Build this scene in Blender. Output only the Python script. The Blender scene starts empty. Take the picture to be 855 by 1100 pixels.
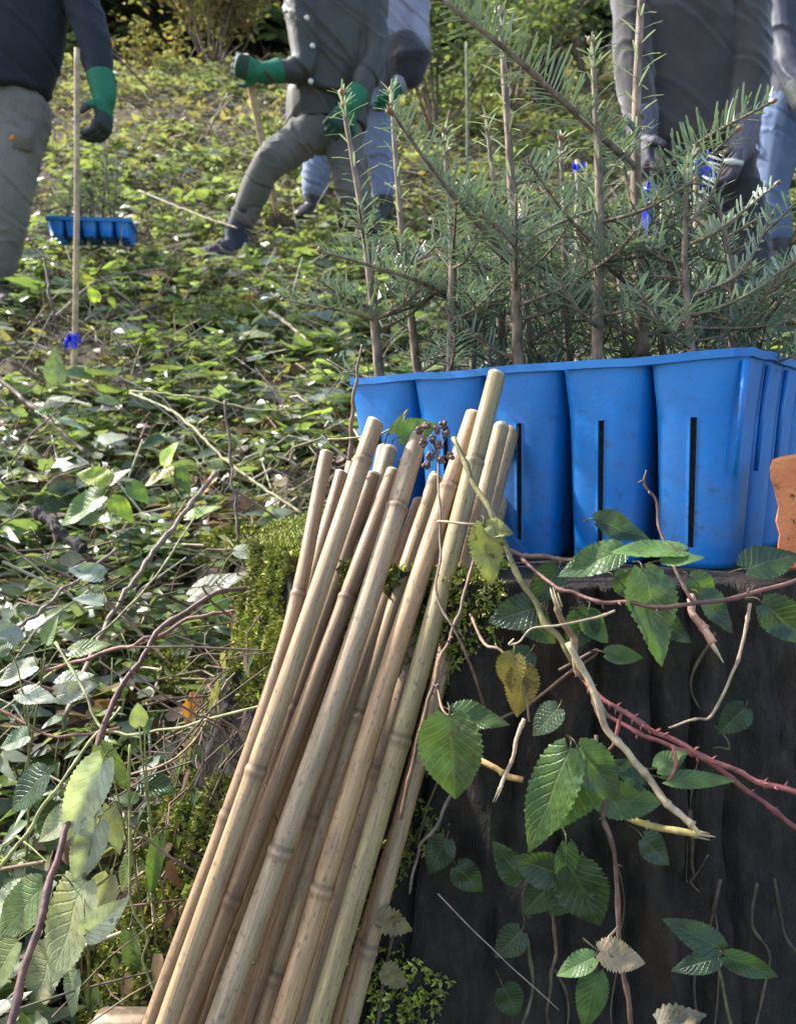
import bpy, math, random
import numpy as np
from mathutils import Vector, noise
V = Vector
R = math.radians
C = bpy.context.scene.collection
SC = bpy.context.scene
random.seed(7); np.random.seed(7)

# ---------------------------------------------------------------- camera
CAM = V((0, 0, 1.0)); F = 863.0; PITCH = math.atan(90 / F)
cd = bpy.data.cameras.new('camera'); cam = bpy.data.objects.new('camera', cd); C.objects.link(cam)
cam.location = CAM; cam.rotation_euler = (R(90) - PITCH, 0, 0)
cd.sensor_fit = 'VERTICAL'; cd.sensor_height = 24; cd.lens = 24 * F / 1100
cd.clip_start = 0.02; cd.clip_end = 500
cd.dof.use_dof = True; cd.dof.focus_distance = 0.72; cd.dof.aperture_fstop = 7.5
SC.camera = cam
# ---------------------------------------------------------------- sky and sun
SUN = V((-0.76, 0.30, 0.74)).normalized()          # towards the sun
w = bpy.data.worlds.new('World'); SC.world = w; w.use_nodes = True
nt = w.node_tree; bg = nt.nodes['Background']
sky = nt.nodes.new('ShaderNodeTexSky'); sky.sky_type = 'NISHITA'; sky.sun_disc = False
sky.sun_elevation = math.asin(SUN.z); sky.sun_rotation = math.atan2(SUN.x, SUN.y)
sky.air_density = 1.0; sky.dust_density = 2.0; sky.ozone_density = 1.0
nt.links.new(sky.outputs[0], bg.inputs[0]); bg.inputs[1].default_value = 0.15
sl = bpy.data.lights.new('sun', 'SUN'); sl.energy = 3.1; sl.angle = R(3.0); sl.color = (1.0, 0.965, 0.91)
so = bpy.data.objects.new('sun', sl); C.objects.link(so); so.rotation_euler = SUN.to_track_quat('Z', 'Y').to_euler()
so.location = (0, 0, 12)
vs = SC.view_settings; vs.view_transform = 'Standard'; vs.look = 'None'; vs.gamma = 1; vs.exposure = 1.75
SC.cycles.max_bounces = 6; SC.cycles.transparent_max_bounces = 4; SC.cycles.use_denoising = True

CP, SP = math.cos(PITCH), math.sin(PITCH)
def P(px, py, d):
    "a point of the photograph at d metres along the ground from the camera"
    x = (px - 427.5) / F; u = (550 - py) / F
    dr = V((x, CP + u * SP, -SP + u * CP))
    return CAM + dr * (d / dr.y)

# ---------------------------------------------------------------- materials
def nodes(name):
    m = bpy.data.materials.new(name); m.use_nodes = True
    t = m.node_tree; return m, t, t.nodes['Principled BSDF'], t.nodes['Material Output']
def N(t, typ, **kw):
    n = t.nodes.new(typ)
    for k, v in kw.items():
        if k in n.inputs: n.inputs[k].default_value = v
        else: setattr(n, k, v)
    return n
def L(t, a, b): t.links.new(a, b)
def mth(t, op, a, b=None):
    n = t.nodes.new('ShaderNodeMath'); n.operation = op
    for i, x in enumerate((a, b)):
        if x is None: continue
        if isinstance(x, (int, float)): n.inputs[i].default_value = x
        else: L(t, x, n.inputs[i])
    return n.outputs[0]
def mix(t, fac, a, b, blend='MIX'):
    n = t.nodes.new('ShaderNodeMix'); n.data_type = 'RGBA'; n.blend_type = blend
    for s, x in ((n.inputs[0], fac), (n.inputs[6], a), (n.inputs[7], b)):
        if isinstance(x, (int, float)): s.default_value = x
        elif isinstance(x, tuple): s.default_value = (*x, 1) if len(x) == 3 else x
        else: L(t, x, s)
    return n.outputs[2]
def ramp(t, fac, stops):
    n = t.nodes.new('ShaderNodeValToRGB'); e = n.color_ramp.elements
    while len(e) < len(stops): e.new(0.5)
    for el, (p, c) in zip(e, stops):
        el.position = p; el.color = (*c, 1) if len(c) == 3 else c
    L(t, fac, n.inputs[0]); return n.outputs[0]
def nz(t, scale, detail=4, coord=None, rough=0.55, stretch=None):
    n = N(t, 'ShaderNodeTexNoise', Scale=scale, Detail=detail, Roughness=rough)
    if coord is None:
        coord = N(t, 'ShaderNodeTexCoord').outputs['Object']
    if stretch:
        mp = N(t, 'ShaderNodeMapping'); mp.inputs['Scale'].default_value = stretch
        L(t, coord, mp.inputs[0]); coord = mp.outputs[0]
    L(t, coord, n.inputs['Vector']); return n.outputs[0]
def bump(t, h, strength, dist, bs):
    b = N(t, 'ShaderNodeBump', Strength=strength, Distance=dist); L(t, h, b.inputs['Height']); L(t, b.outputs[0], bs.inputs['Normal'])
def attr(t, name, out='Color'):
    a = t.nodes.new('ShaderNodeAttribute'); a.attribute_name = name; return a.outputs[out]
WH = (1, 1, 1); BK = (0, 0, 0)

def leaf_mat(name, rough=0.42, transl=0.3, pale=0.45, veins=True, spots=0.0):
    m, t, b, o = nodes(name)
    col = attr(t, 'tint'); luv = attr(t, 'luv', 'Vector')
    n1 = nz(t, 55, 3)
    col = mix(t, 1.0, col, ramp(t, n1, [(0.3, (0.62, 0.62, 0.6)), (0.7, (1.3, 1.3, 1.25))]), 'MULTIPLY')
    sx = N(t, 'ShaderNodeSeparateXYZ'); L(t, luv, sx.inputs[0])
    au = mth(t, 'ABSOLUTE', sx.outputs[0])
    if veins:
        fr = mth(t, 'FRACT', mth(t, 'MULTIPLY', mth(t, 'SUBTRACT', sx.outputs[1], mth(t, 'MULTIPLY', au, 0.30)), 9.0))
        v = mth(t, 'ABSOLUTE', mth(t, 'SUBTRACT', fr, 0.5))
        vein = ramp(t, v, [(0.0, WH), (0.07, (0.6,) * 3), (0.16, BK)])
        mid = ramp(t, au, [(0.0, WH), (0.04, WH), (0.09, BK)])
        vv = mth(t, 'MAXIMUM', vein, mid)
        col = mix(t, mth(t, 'MULTIPLY', vv, 0.26), col, mix(t, 0.5, col, (0.32, 0.36, 0.16)))
        hb = mth(t, 'ADD', mth(t, 'MULTIPLY', vv, -1.0), mth(t, 'MULTIPLY', nz(t, 420, 2), 0.5))
        bump(t, hb, 0.55, 0.0012, b)
    if spots:
        sp = ramp(t, nz(t, 130, 2), [(0.62, BK), (0.68, WH)])
        col = mix(t, mth(t, 'MULTIPLY', sp, spots), col, (0.10, 0.055, 0.02))
    g = N(t, 'ShaderNodeNewGeometry')
    col = mix(t, mth(t, 'MULTIPLY', g.outputs['Backfacing'], pale), col, mix(t, 0.5, col, (0.36, 0.42, 0.33)))
    col = mix(t, ramp(t, nz(t, 26, 4), [(0.45, BK), (0.75, (0.45,) * 3)]), col, mix(t, 1.0, col, (1.7, 1.45, 0.8), 'MULTIPLY'))
    L(t, col, b.inputs['Base Color']); b.inputs['Roughness'].default_value = rough
    tr = N(t, 'ShaderNodeBsdfTranslucent'); L(t, mix(t, 1.0, col, (1.5, 1.7, 0.6), 'MULTIPLY'), tr.inputs[0])
    ms = N(t, 'ShaderNodeMixShader'); ms.inputs[0].default_value = transl
    L(t, b.outputs[0], ms.inputs[1]); L(t, tr.outputs[0], ms.inputs[2]); L(t, ms.outputs[0], o.inputs[0])
    return m
def simple(name, c1, c2, scale=20, rough=0.7, bstr=0.4, bdist=0.003, stretch=None, tint=False, detail=5, metal=0):
    m, t, b, o = nodes(name)
    n1 = nz(t, scale, detail, stretch=stretch)
    col = ramp(t, n1, [(0.32, c1), (0.68, c2)])
    if tint: col = mix(t, 1.0, col, attr(t, 'tint'), 'MULTIPLY')
    L(t, col, b.inputs['Base Color']); b.inputs['Roughness'].default_value = rough; b.inputs['Metallic'].default_value = metal
    if bstr: bump(t, nz(t, scale * 2.3, detail, stretch=stretch), bstr, bdist, b)
    return m
M = {}
M['leaf'] = leaf_mat('leaf', 0.36, 0.32, 0.5)
M['litter_leaf'] = leaf_mat('litter_leaf', 0.36, 0.34, 0.55, veins=False)
M['spotted_leaf'] = leaf_mat('spotted_leaf', 0.5, 0.3, 0.4, spots=0.85)
M['bramble_stem'] = simple('bramble_stem', (0.45, 0.42, 0.42), (1.45, 1.4, 1.2), 70, 0.62, 0.6, 0.0015, tint=True, detail=7)
M['stick'] = simple('stick', (0.6,) * 3, (1.3,) * 3, 45, 0.8, 0.5, 0.002, tint=True)
M['far_bark'] = simple('far_bark', (0.02, 0.017, 0.013), (0.06, 0.05, 0.04), 8, 0.9, 0.6, 0.02, stretch=(3, 3, 0.5))
M['fir_bark'] = simple('fir_bark', (0.075, 0.052, 0.036), (0.29, 0.215, 0.155), 110, 0.75, 0.6, 0.001, stretch=(1, 1, 0.45))
M['bud'] = simple('bud', (0.16, 0.075, 0.035), (0.36, 0.20, 0.11), 200, 0.55, 0.5, 0.0008)
M['peat'] = simple('peat', (0.012, 0.009, 0.006), (0.05, 0.035, 0.022), 150, 0.95, 0.8, 0.004)
M['moss'] = simple('moss', (0.5,) * 3, (1.3,) * 3, 90, 0.85, 0.0, tint=True)
M['wood'] = simple('wood', (0.34, 0.22, 0.12), (0.52, 0.38, 0.23), 30, 0.6, 0.2, 0.001, stretch=(4, 4, 0.4))
M['sawn'] = simple('sawn', (0.60, 0.48, 0.31), (0.78, 0.66, 0.46), 30, 0.7, 0.2, 0.002)

def needle_mat():
    m, t, b, o = nodes('fir_needle')
    col = mix(t, 1.0, attr(t, 'tint'), ramp(t, nz(t, 60, 2), [(0.3, (0.65,) * 3), (0.7, (1.3,) * 3)]), 'MULTIPLY')
    g = N(t, 'ShaderNodeNewGeometry')
    col = mix(t, mth(t, 'MULTIPLY', g.outputs['Backfacing'], 0.55), col, (0.34, 0.42, 0.38))
    L(t, col, b.inputs['Base Color']); b.inputs['Roughness'].default_value = 0.32
    tr = N(t, 'ShaderNodeBsdfTranslucent'); L(t, mix(t, 1.0, col, (1.4, 1.6, 0.7), 'MULTIPLY'), tr.inputs[0])
    ms = N(t, 'ShaderNodeMixShader'); ms.inputs[0].default_value = 0.15
    L(t, b.outputs[0], ms.inputs[1]); L(t, tr.outputs[0], ms.inputs[2]); L(t, ms.outputs[0], o.inputs[0])
    return m
M['needle'] = needle_mat()

def cane_mat():
    m, t, b, o = nodes('bamboo')
    luv = attr(t, 'luv', 'Vector'); tint = attr(t, 'tint'); nd = attr(t, 'node', 'Fac')
    fib = nz(t, 1.0, 6, luv, 0.6, (14, 22, 1))          # long streaks along the cane
    blot = nz(t, 1.0, 4, luv, 0.6, (1.2, 16, 1))
    spk = nz(t, 1.0, 3, luv, 0.5, (6, 160, 1))
    col = mix(t, 1.0, tint, ramp(t, fib, [(0.3, (0.52, 0.44, 0.34)), (0.7, (1.08, 0.95, 0.76))]), 'MULTIPLY')
    col = mix(t, ramp(t, blot, [(0.48, BK), (0.68, (0.85,) * 3)]), col, mix(t, 0.6, col, (0.13, 0.07, 0.048)))
    col = mix(t, ramp(t, spk, [(0.59, BK), (0.68, (0.62,) * 3)]), col, (0.085, 0.055, 0.038))
    mold = nz(t, 1.0, 6, luv, 0.7, (3, 55, 3))
    col = mix(t, ramp(t, mold, [(0.52, BK), (0.74, (0.55,) * 3)]), col, (0.20, 0.175, 0.14))
    col = mix(t, mth(t, 'MULTIPLY', nd, 0.85), col, (0.10, 0.055, 0.032))
    L(t, col, b.inputs['Base Color'])
    L(t, ramp(t, blot, [(0.3, (0.46,) * 3), (0.8, (0.72,) * 3)]), b.inputs['Roughness'])
    bump(t, mth(t, 'ADD', fib, mth(t, 'MULTIPLY', spk, 0.4)), 0.35, 0.0008, b)
    return m
M['bamboo'] = cane_mat()
M['cane_end'] = simple('cane_end', (0.42, 0.33, 0.22), (0.62, 0.52, 0.38), 400, 0.8, 0.4, 0.0005)

def blue_mat():
    m, t, b, o = nodes('blue_plastic')
    base = ramp(t, nz(t, 9, 4), [(0.35, (0.0005, 0.135, 0.43)), (0.7, (0.001, 0.180, 0.54))])
    scr = nz(t, 1.0, 5, None, 0.7, (160, 160, 16))
    base = mix(t, ramp(t, scr, [(0.62, BK), (0.75, (0.25,) * 3)]), base, (0.10, 0.32, 0.68))
    mud = ramp(t, nz(t, 75, 6, None, 0.75), [(0.55, BK), (0.66, WH)])
    gz = N(t, 'ShaderNodeNewGeometry'); s = N(t, 'ShaderNodeSeparateXYZ'); L(t, gz.outputs['Position'], s.inputs[0])
    low = ramp(t, mth(t, 'MULTIPLY', mth(t, 'SUBTRACT', 1.08, s.outputs[2]), 5.0), [(0.05, (0.22,) * 3), (0.85, (0.95,) * 3)])
    film = ramp(t, nz(t, 16, 6, None, 0.65), [(0.42, BK), (0.76, (0.55,) * 3)])
    base = mix(t, mth(t, 'MULTIPLY', film, low), base, (0.09, 0.10, 0.12))
    base = mix(t, mth(t, 'MULTIPLY', mud, mth(t, 'MULTIPLY', low, 0.7)), base, (0.05, 0.035, 0.022))
    L(t, base, b.inputs['Base Color'])
    L(t, ramp(t, film, [(0, (0.36,) * 3), (0.4, (0.6,) * 3)]), b.inputs['Roughness'])
    bump(t, mth(t, 'ADD', nz(t, 240, 4), mth(t, 'MULTIPLY', nz(t, 12, 2), 2.0)), 0.12, 0.002, b)
    return m
M['blue'] = blue_mat()

def ground_mat():
    m, t, b, o = nodes('forest_floor')
    a = nz(t, 3.0, 5); c = nz(t, 28, 6, None, 0.7); d = nz(t, 120, 4)
    col = ramp(t, c, [(0.3, (0.018, 0.013, 0.008)), (0.5, (0.075, 0.052, 0.030)), (0.72, (0.20, 0.15, 0.085))])
    grn = ramp(t, d, [(0.3, (0.035, 0.05, 0.012)), (0.7, (0.13, 0.17, 0.045))])
    col = mix(t, ramp(t, a, [(0.47, BK), (0.60, (0.8,) * 3)]), col, grn)
    L(t, col, b.inputs['Base Color']); b.inputs['Roughness'].default_value = 0.9
    bump(t, mth(t, 'ADD', c, d), 0.9, 0.02, b); return m
M['ground'] = ground_mat()
def stump_mat():
    m, t, b, o = nodes('rotten_wood')
    a = nz(t, 5.0, 5, None, 0.6, (2.5, 2.5, 0.7)); c = nz(t, 60, 6, None, 0.7, (1, 1, 0.35)); d = nz(t, 11, 5)
    col = ramp(t, c, [(0.3, (0.006, 0.0045, 0.003)), (0.55, (0.024, 0.017, 0.011)), (0.8, (0.075, 0.053, 0.034))])
    col = mix(t, ramp(t, a, [(0.52, BK), (0.68, (0.8,) * 3)]), col, (0.060, 0.034, 0.021))
    col = mix(t, ramp(t, d, [(0.58, BK), (0.72, (0.7,) * 3)]), col, (0.03, 0.042, 0.018))
    L(t, col, b.inputs['Base Color']); b.inputs['Roughness'].default_value = 0.85
    bump(t, mth(t, 'ADD', c, a), 1.0, 0.02, b); return m
M['rotten'] = stump_mat()
def cloth(name, c1, c2, scale=260, rough=0.85, sheen=0.15, fold=0.22, fscale=6, fstretch=(1.3, 1.3, 1)):
    m, t, b, o = nodes(name)
    col = ramp(t, nz(t, 7, 4), [(0.3, c1), (0.7, c2)])
    col = mix(t, 1.0, col, ramp(t, nz(t, scale, 2), [(0.35, (0.8,) * 3), (0.65, (1.2,) * 3)]), 'MULTIPLY')
    L(t, col, b.inputs['Base Color']); b.inputs['Roughness'].default_value = rough; b.inputs['Sheen Weight'].default_value = sheen
    bump(t, mth(t, 'ADD', mth(t, 'MULTIPLY', nz(t, scale, 2), 0.05), nz(t, fscale, 3, None, 0.5, fstretch)), fold, 0.03, b)
    return m

# ---------------------------------------------------------------- mesh building
WL = {}                                                   # world location of each thing / part origin
class MB:
    def __init__(s): s.v = []; s.f = []; s.mi = []; s.t = []; s.l = []; s.n = []; s.k = 0
    def add(s, verts, faces, mi=0, tint=(1, 1, 1), luv=None, node=None):
        k = s.k; nv = len(verts)
        s.v.append(np.asarray(verts, dtype=np.float32).reshape(-1, 3))
        s.f.extend([tuple(i + k for i in f) for f in faces]); s.mi.extend([mi] * len(faces))
        t = np.asarray(tint, dtype=np.float32)
        s.t.append(np.broadcast_to(t, (nv, 3)) if t.ndim == 1 else t)
        s.l.append(np.zeros((nv, 3), np.float32) if luv is None else np.asarray(luv, np.float32))
        s.n.append(np.zeros(nv, np.float32) if node is None else np.asarray(node, np.float32))
        s.k += nv
    def build(s, name, mats, parent=None, smooth=True):
        if not isinstance(mats, (list, tuple)): mats = [mats]
        me = bpy.data.meshes.new(name)
        v = np.concatenate(s.v)
        org = V((0, 0, 0))
        if parent is not None: org = WL[parent.name]
        v = v - np.array(org, np.float32)
        me.from_pydata(v.tolist(), [], s.f)
        for m in mats: me.materials.append(m)
        me.polygons.foreach_set('material_index', s.mi)
        me.polygons.foreach_set('use_smooth', [smooth] * len(s.f))
        a = me.attributes.new('tint', 'FLOAT_COLOR', 'POINT')
        t = np.ones((s.k, 4), np.float32); t[:, :3] = np.concatenate(s.t); a.data.foreach_set('color', t.ravel())
        a = me.attributes.new('luv', 'FLOAT_VECTOR', 'POINT'); a.data.foreach_set('vector', np.concatenate(s.l).ravel())
        a = me.attributes.new('node', 'FLOAT', 'POINT'); a.data.foreach_set('value', np.concatenate(s.n))
        me.update()
        o = bpy.data.objects.new(name, me); C.objects.link(o)
        if parent is not None: o.parent = parent
        WL[o.name] = org.copy()
        return o
def tag(o, label=None, cat=None, group=None, kind=None):
    for k, x in (('label', label), ('category', cat), ('group', group), ('kind', kind)):
        if x: o[k] = x
    return o
def thing(name, label, cat, loc, group=None):
    o = bpy.data.objects.new(name, None); C.objects.link(o); o.location = loc; o.empty_display_size = 0.05
    WL[o.name] = V(loc); return tag(o, label, cat, group)
def cr(pts, n):
    "Catmull-Rom through the points, n samples"
    p = [V(q) for q in pts]
    if len(p) == 2: return [p[0].lerp(p[1], i / (n - 1)) for i in range(n)]
    p = [p[0] * 2 - p[1]] + p + [p[-1] * 2 - p[-2]]
    out = []; m = len(p) - 3
    for i in range(n):
        s = i / (n - 1) * m; k = min(int(s), m - 1); t = s - k
        a, b, c, d = p[k:k + 4]
        out.append(0.5 * ((2 * b) + (c - a) * t + (2 * a - 5 * b + 4 * c - d) * t * t + (3 * b - a - 3 * c + d) * t ** 3))
    return out
def frames(pts):
    T = [(pts[min(i + 1, len(pts) - 1)] - pts[max(i - 1, 0)]).normalized() for i in range(len(pts))]
    u = T[0].orthogonal().normalized(); out = []
    for t in T:
        u = (u - t * u.dot(t)).normalized(); out.append((t, u, t.cross(u)))
    return out
def tube(mb, pts, rad, ns=8, mi=0, tint=(1, 1, 1), cap=True, node=None, jit=0.0):
    n = len(pts)
    if isinstance(rad, (int, float)): rad = [rad] * n
    elif len(rad) == 2 and n != 2: rad = [rad[0] + (rad[1] - rad[0]) * i / (n - 1) for i in range(n)]
    fr = frames(pts); vs_, luv, nd = [], [], []; ln = 0; sd = random.random() * 50
    for i in range(n):
        if i: ln += (pts[i] - pts[i - 1]).length
        t, a, b = fr[i]
        for j in range(ns):
            an = 2 * math.pi * j / ns; r = rad[i] * (1 + jit * (random.random() - 0.5))
            vs_.append(pts[i] + a * (math.cos(an) * r) + b * (math.sin(an) * r))
            luv.append((math.cos(an) + sd, ln, math.sin(an) + sd)); nd.append(node[i] if node is not None else 0)
    fs = [(i * ns + j, i * ns + (j + 1) % ns, (i + 1) * ns + (j + 1) % ns, (i + 1) * ns + j) for i in range(n - 1) for j in range(ns)]
    if cap:
        vs_ += [pts[0], pts[-1]]; luv += [luv[0], luv[-1]]; nd += [nd[0], nd[-1]]; k = n * ns
        fs += [(k, (j + 1) % ns, j) for j in range(ns)] + [(k + 1, (n - 1) * ns + j, (n - 1) * ns + (j + 1) % ns) for j in range(ns)]
    mb.add(vs_, fs, mi, tint, luv, nd)
def var(c, a=0.25):
    k = 1 + (random.random() - 0.5) * 2 * a
    return tuple(max(0.003, x * k * (1 + (random.random() - 0.5) * a * 0.5)) for x in c)

# leaves ---------------------------------------------------------
def leaf_grid(L_, W_, rows, half, serr=0.12, fold=0.25, arch=0.25, quilt=0.0, curl=0.0, shape=0.42):
    "leaf along +Y, face up +Z; half = columns on each side of the midrib"
    vs_, uv = [], []; cols = 2 * half + 1
    for i in range(rows + 1):
        t = i / rows
        w_ = (t ** 0.62) * ((1 - t) ** (0.70 + 0.5 * (1 - shape))) * (0.80 + 0.2 * (1 - t)) * 2.25 * W_ / 2
        if 0 < i < rows: w_ *= 1 + serr * (1 if i % 2 else -1) * (1.25 if i % 4 < 2 else 0.7)
        if i == 0: w_ = W_ * 0.03
        if i == rows: w_ = W_ * 0.008
        for j in range(-half, half + 1):
            u = j / half; au = abs(u)
            y = t * L_ + (-0.10 * L_ * (1 - t) * au * au if i else 0)
            z = fold * w_ * au - arch * L_ * t * t * 0.5 + curl * w_ * math.sin(t * 9 + u * 2)
            if quilt: z += quilt * W_ * math.sin((t - 0.3 * au) * 9 * 2 * math.pi) * au * (1 - au * 0.6)
            vs_.append((u * w_, y, z)); uv.append((u, t, 0))
    fs = [(i * cols + j, i * cols + j + 1, (i + 1) * cols + j + 1, (i + 1) * cols + j) for i in range(rows) for j in range(cols - 1)]
    return np.array(vs_, np.float32), fs, np.array(uv, np.float32)
def basis(y, nrm):
    y = V(y).normalized(); z = V(nrm); z = z - y * z.dot(y)
    if z.length < 1e-4: z = y.orthogonal()
    z.normalize(); x = y.cross(z)
    return np.array([x, y, z], np.float32)
def put(mb, tpl, loc, y, nrm, s=1.0, tint=(1, 1, 1), mi=0):
    v, f, uv = tpl; B = basis(y, nrm)
    mb.add((v * s) @ B + np.array(loc, np.float32), f, mi, tint, uv)
LOW = [leaf_grid(1, w_, 6, 1, s_, f_, a_, shape=0.45) for w_, s_, f_, a_ in ((0.9, 0.05, 0.1, 0.3), (0.36, 0.05, 0.3, 0.9), (0.62, 0.1, 0.3, 0.5), (0.75, 0.14, 0.15, 0.2), (0.5, 0.1, 0.5, 0.7), (0.68, 0.12, 0.25, -0.25))]
TINY = [leaf_grid(1, w_, 3, 1, 0, f_, a_) for w_, f_, a_ in ((0.6, 0.3, 0.4), (0.8, 0.15, 0.2))]
GREENS = [(0.17, 0.20, 0.155), (0.055, 0.090, 0.030), (0.09, 0.135, 0.045), (0.045, 0.072, 0.034), (0.165, 0.22, 0.06), (0.22, 0.27, 0.08), (0.13, 0.165, 0.095), (0.20, 0.23, 0.165)]  # palest entries: leaf undersides, and sky sheen painted as leaf colour
DEAD = [(0.14, 0.08, 0.045), (0.20, 0.14, 0.085), (0.09, 0.05, 0.032), (0.13, 0.085, 0.06), (0.24, 0.19, 0.13)]
def rdir(up=0.0):
    a = random.random() * 2 * math.pi; return V((math.cos(a), math.sin(a), up))
# ================================================================ THE SETTING
TD = [-60, -3, 0, .5, .8, 1.2, 1.8, 2.5, 3.3, 4.4, 6, 8, 10, 11, 13, 60, 300]
TZ = [0, .1, .25, .31, .38, .58, .82, 1.09, 1.44, 1.92, 2.88, 4.1, 5.25, 5.6, 5.8, 6.5, 9]
_fy = np.linspace(-62, 302, 7281); _fz = np.interp(_fy, TD, TZ)
_k = np.hanning(13); _k /= _k.sum(); _fz = np.convolve(np.pad(_fz, 6, mode='edge'), _k, mode='valid')
def gh(x, y):
    z = float(np.interp(y, _fy, _fz))
    a = max(0.0, min(1.0, (y - 0.4) / 1.5))
    z -= 0.15 * math.exp(-((x + 0.21) / 0.15) ** 2 - ((y - 0.80) / 0.13) ** 2)
    return z + a * (0.10 * noise.noise(V((x * 0.7, y * 0.7, 3))) + 0.05 * noise.noise(V((x * 2.3, y * 2.3, 1))) + 0.018 * noise.noise(V((x * 8, y * 8, 5))))
def G(x, y, up=0.0): return V((x, y, gh(x, y) + up))
def Gp(px, py):
    "where the line of sight through a pixel meets the ground"
    lo, hi = 0.5, 12.0; d = lo
    while d < hi:
        p = P(px, py, d)
        if p.z < gh(p.x, p.y): return G(p.x, p.y)
        d += 0.01
    return G(*P(px, py, hi).xy)
ys = np.concatenate([np.linspace(-60, 0, 16), np.arange(0.08, 4, 0.04), np.arange(4, 13, 0.12), np.linspace(13, 250, 30)])
xs = np.concatenate([np.linspace(-200, -6, 18), np.arange(-5.8, -2, 0.12), np.arange(-2, 2, 0.045), np.arange(2, 6, 0.12), np.linspace(6, 200, 18)])
mb = MB(); nx = len(xs)
gv = [(x, y, gh(x, y)) for y in ys for x in xs]
mb.add(gv, [(i * nx + j, i * nx + j + 1, (i + 1) * nx + j + 1, (i + 1) * nx + j) for i in range(len(ys) - 1) for j in range(nx - 1)])
ground = tag(mb.build('ground', M['ground']), 'forest hillside floor rising away behind the stump', 'ground', kind='structure')

# --- stump the tray stands on
SCX, SCY, STOP = 0.20, 1.0, 0.872
def stump_r(an, z):
    f = max(0.0, (STOP - z) / 0.55)
    left = max(0.0, -math.cos(an))
    r = 0.352 + 0.05 * f * f + left * (0.015 + 0.22 * f ** 1.5)
    r += 0.018 * noise.noise(V((math.cos(an) * 3, math.sin(an) * 3, z * 2))) + 0.010 * noise.noise(V((math.cos(an) * 14, math.sin(an) * 14, z * 3)))
    r += 0.006 * noise.noise(V((math.cos(an) * 30, math.sin(an) * 30, z * 12)))
    cx_, cy_ = math.cos(an), math.sin(an)
    ck = noise.noise(V((cx_ * 9 + .4 * z, cy_ * 9, z * 1.6 + 4))); r -= 0.016 * max(0, 1 - abs(ck) * 9)            # vertical cracks
    r += 0.010 * abs(noise.noise(V((cx_ * 6, cy_ * 6, z * 14)))) + 0.005 * noise.noise(V((cx_ * 26, cy_ * 26, z * 34))) + .0025 * noise.noise(V((cx_ * 60, cy_ * 60, z * 70)))
    return r
def stump_pt(an, z, out=0.0):
    r = stump_r(an, z) + out; return V((SCX + math.cos(an) * r, SCY + math.sin(an) * r, z))
stump = thing('tree_stump', 'dark rotten tree stump with a mossy flank, under the nearest blue tray', 'tree stump', (SCX, SCY, 0.35))
mb = MB(); na, nzr = 420, 120; vs_ = []
for i in range(nzr):
    z = STOP - 0.62 * i / (nzr - 1)
    vs_ += [stump_pt(2 * math.pi * j / na, z) for j in range(na)]
fs = [(i * na + j, (i + 1) * na + j, (i + 1) * na + (j + 1) % na, i * na + (j + 1) % na) for i in range(nzr - 1) for j in range(na)]
k = len(vs_)
for q in range(1, 6):
    for j in range(na):
        p = stump_pt(2 * math.pi * j / na, STOP); c = V((SCX, SCY, STOP))
        e = c.lerp(p, 1 - q / 6 + 0.04); e.z += 0.004 * noise.noise(e * 20) + (0.004 if q == 1 else 0)
        vs_.append(e)
for q in range(5):
    b0 = 0 if q == 0 else k + (q - 1) * na; b1 = k + q * na
    fs += [(b0 + j, b0 + (j + 1) % na, b1 + (j + 1) % na, b1 + j) for j in range(na)]
vs_.append(V((SCX, SCY, STOP))); fs += [(k + 4 * na + j, k + 4 * na + (j + 1) % na, len(vs_) - 1) for j in range(na)]
mb.add(vs_, fs); mb.build('wood', M['rotten'], stump)
# moss on its left flank
MOSS = [(0.26, 0.30, 0.035), (0.38, 0.40, 0.06), (0.17, 0.21, 0.03), (0.44, 0.42, 0.11)]
def moss_tuft(mb, p, n, s, c):
    for _ in range(5):
        d = (n + V((random.gauss(0, .5), random.gauss(0, .5), random.gauss(0.1, .5)))).normalized()
        put(mb, TINY[0], p, d, rdir(0.4), s * random.uniform(0.6, 1.3), c)
mb = MB()
for _ in range(30000):
    an = R(random.gauss(212, 28)); z = random.uniform(0.36, STOP + 0.002)
    if noise.noise(V((an * 4, z * 9, 2))) < (-0.05 if an > R(240) or an < R(150) else -.34 + .9 * math.exp(-((z - .68) / .05) ** 2)): continue
    if an > R(252): continue
    p = stump_pt(an, z, -0.002); n = V((math.cos(an), math.sin(an), 0.25)).normalized()
    moss_tuft(mb, p + n * random.uniform(0, .006), n, random.uniform(.004, .008), tuple(q * (1 - .45 * max(0, min(1, .5 + 2 * noise.noise(V((an * 5, z * 12, 40)))))) for q in var(random.choice(MOSS), 0.3)))
for _ in range(2600):
    an = R(random.uniform(140, 250)); rr = random.uniform(0.80, 1.0)
    p = V((SCX, SCY, STOP)).lerp(stump_pt(an, STOP), rr)
    moss_tuft(mb, p, V((0, 0, 1)), 0.0075, var(random.choice(MOSS), 0.3))
mb.build('moss', M['moss'], stump)
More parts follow.
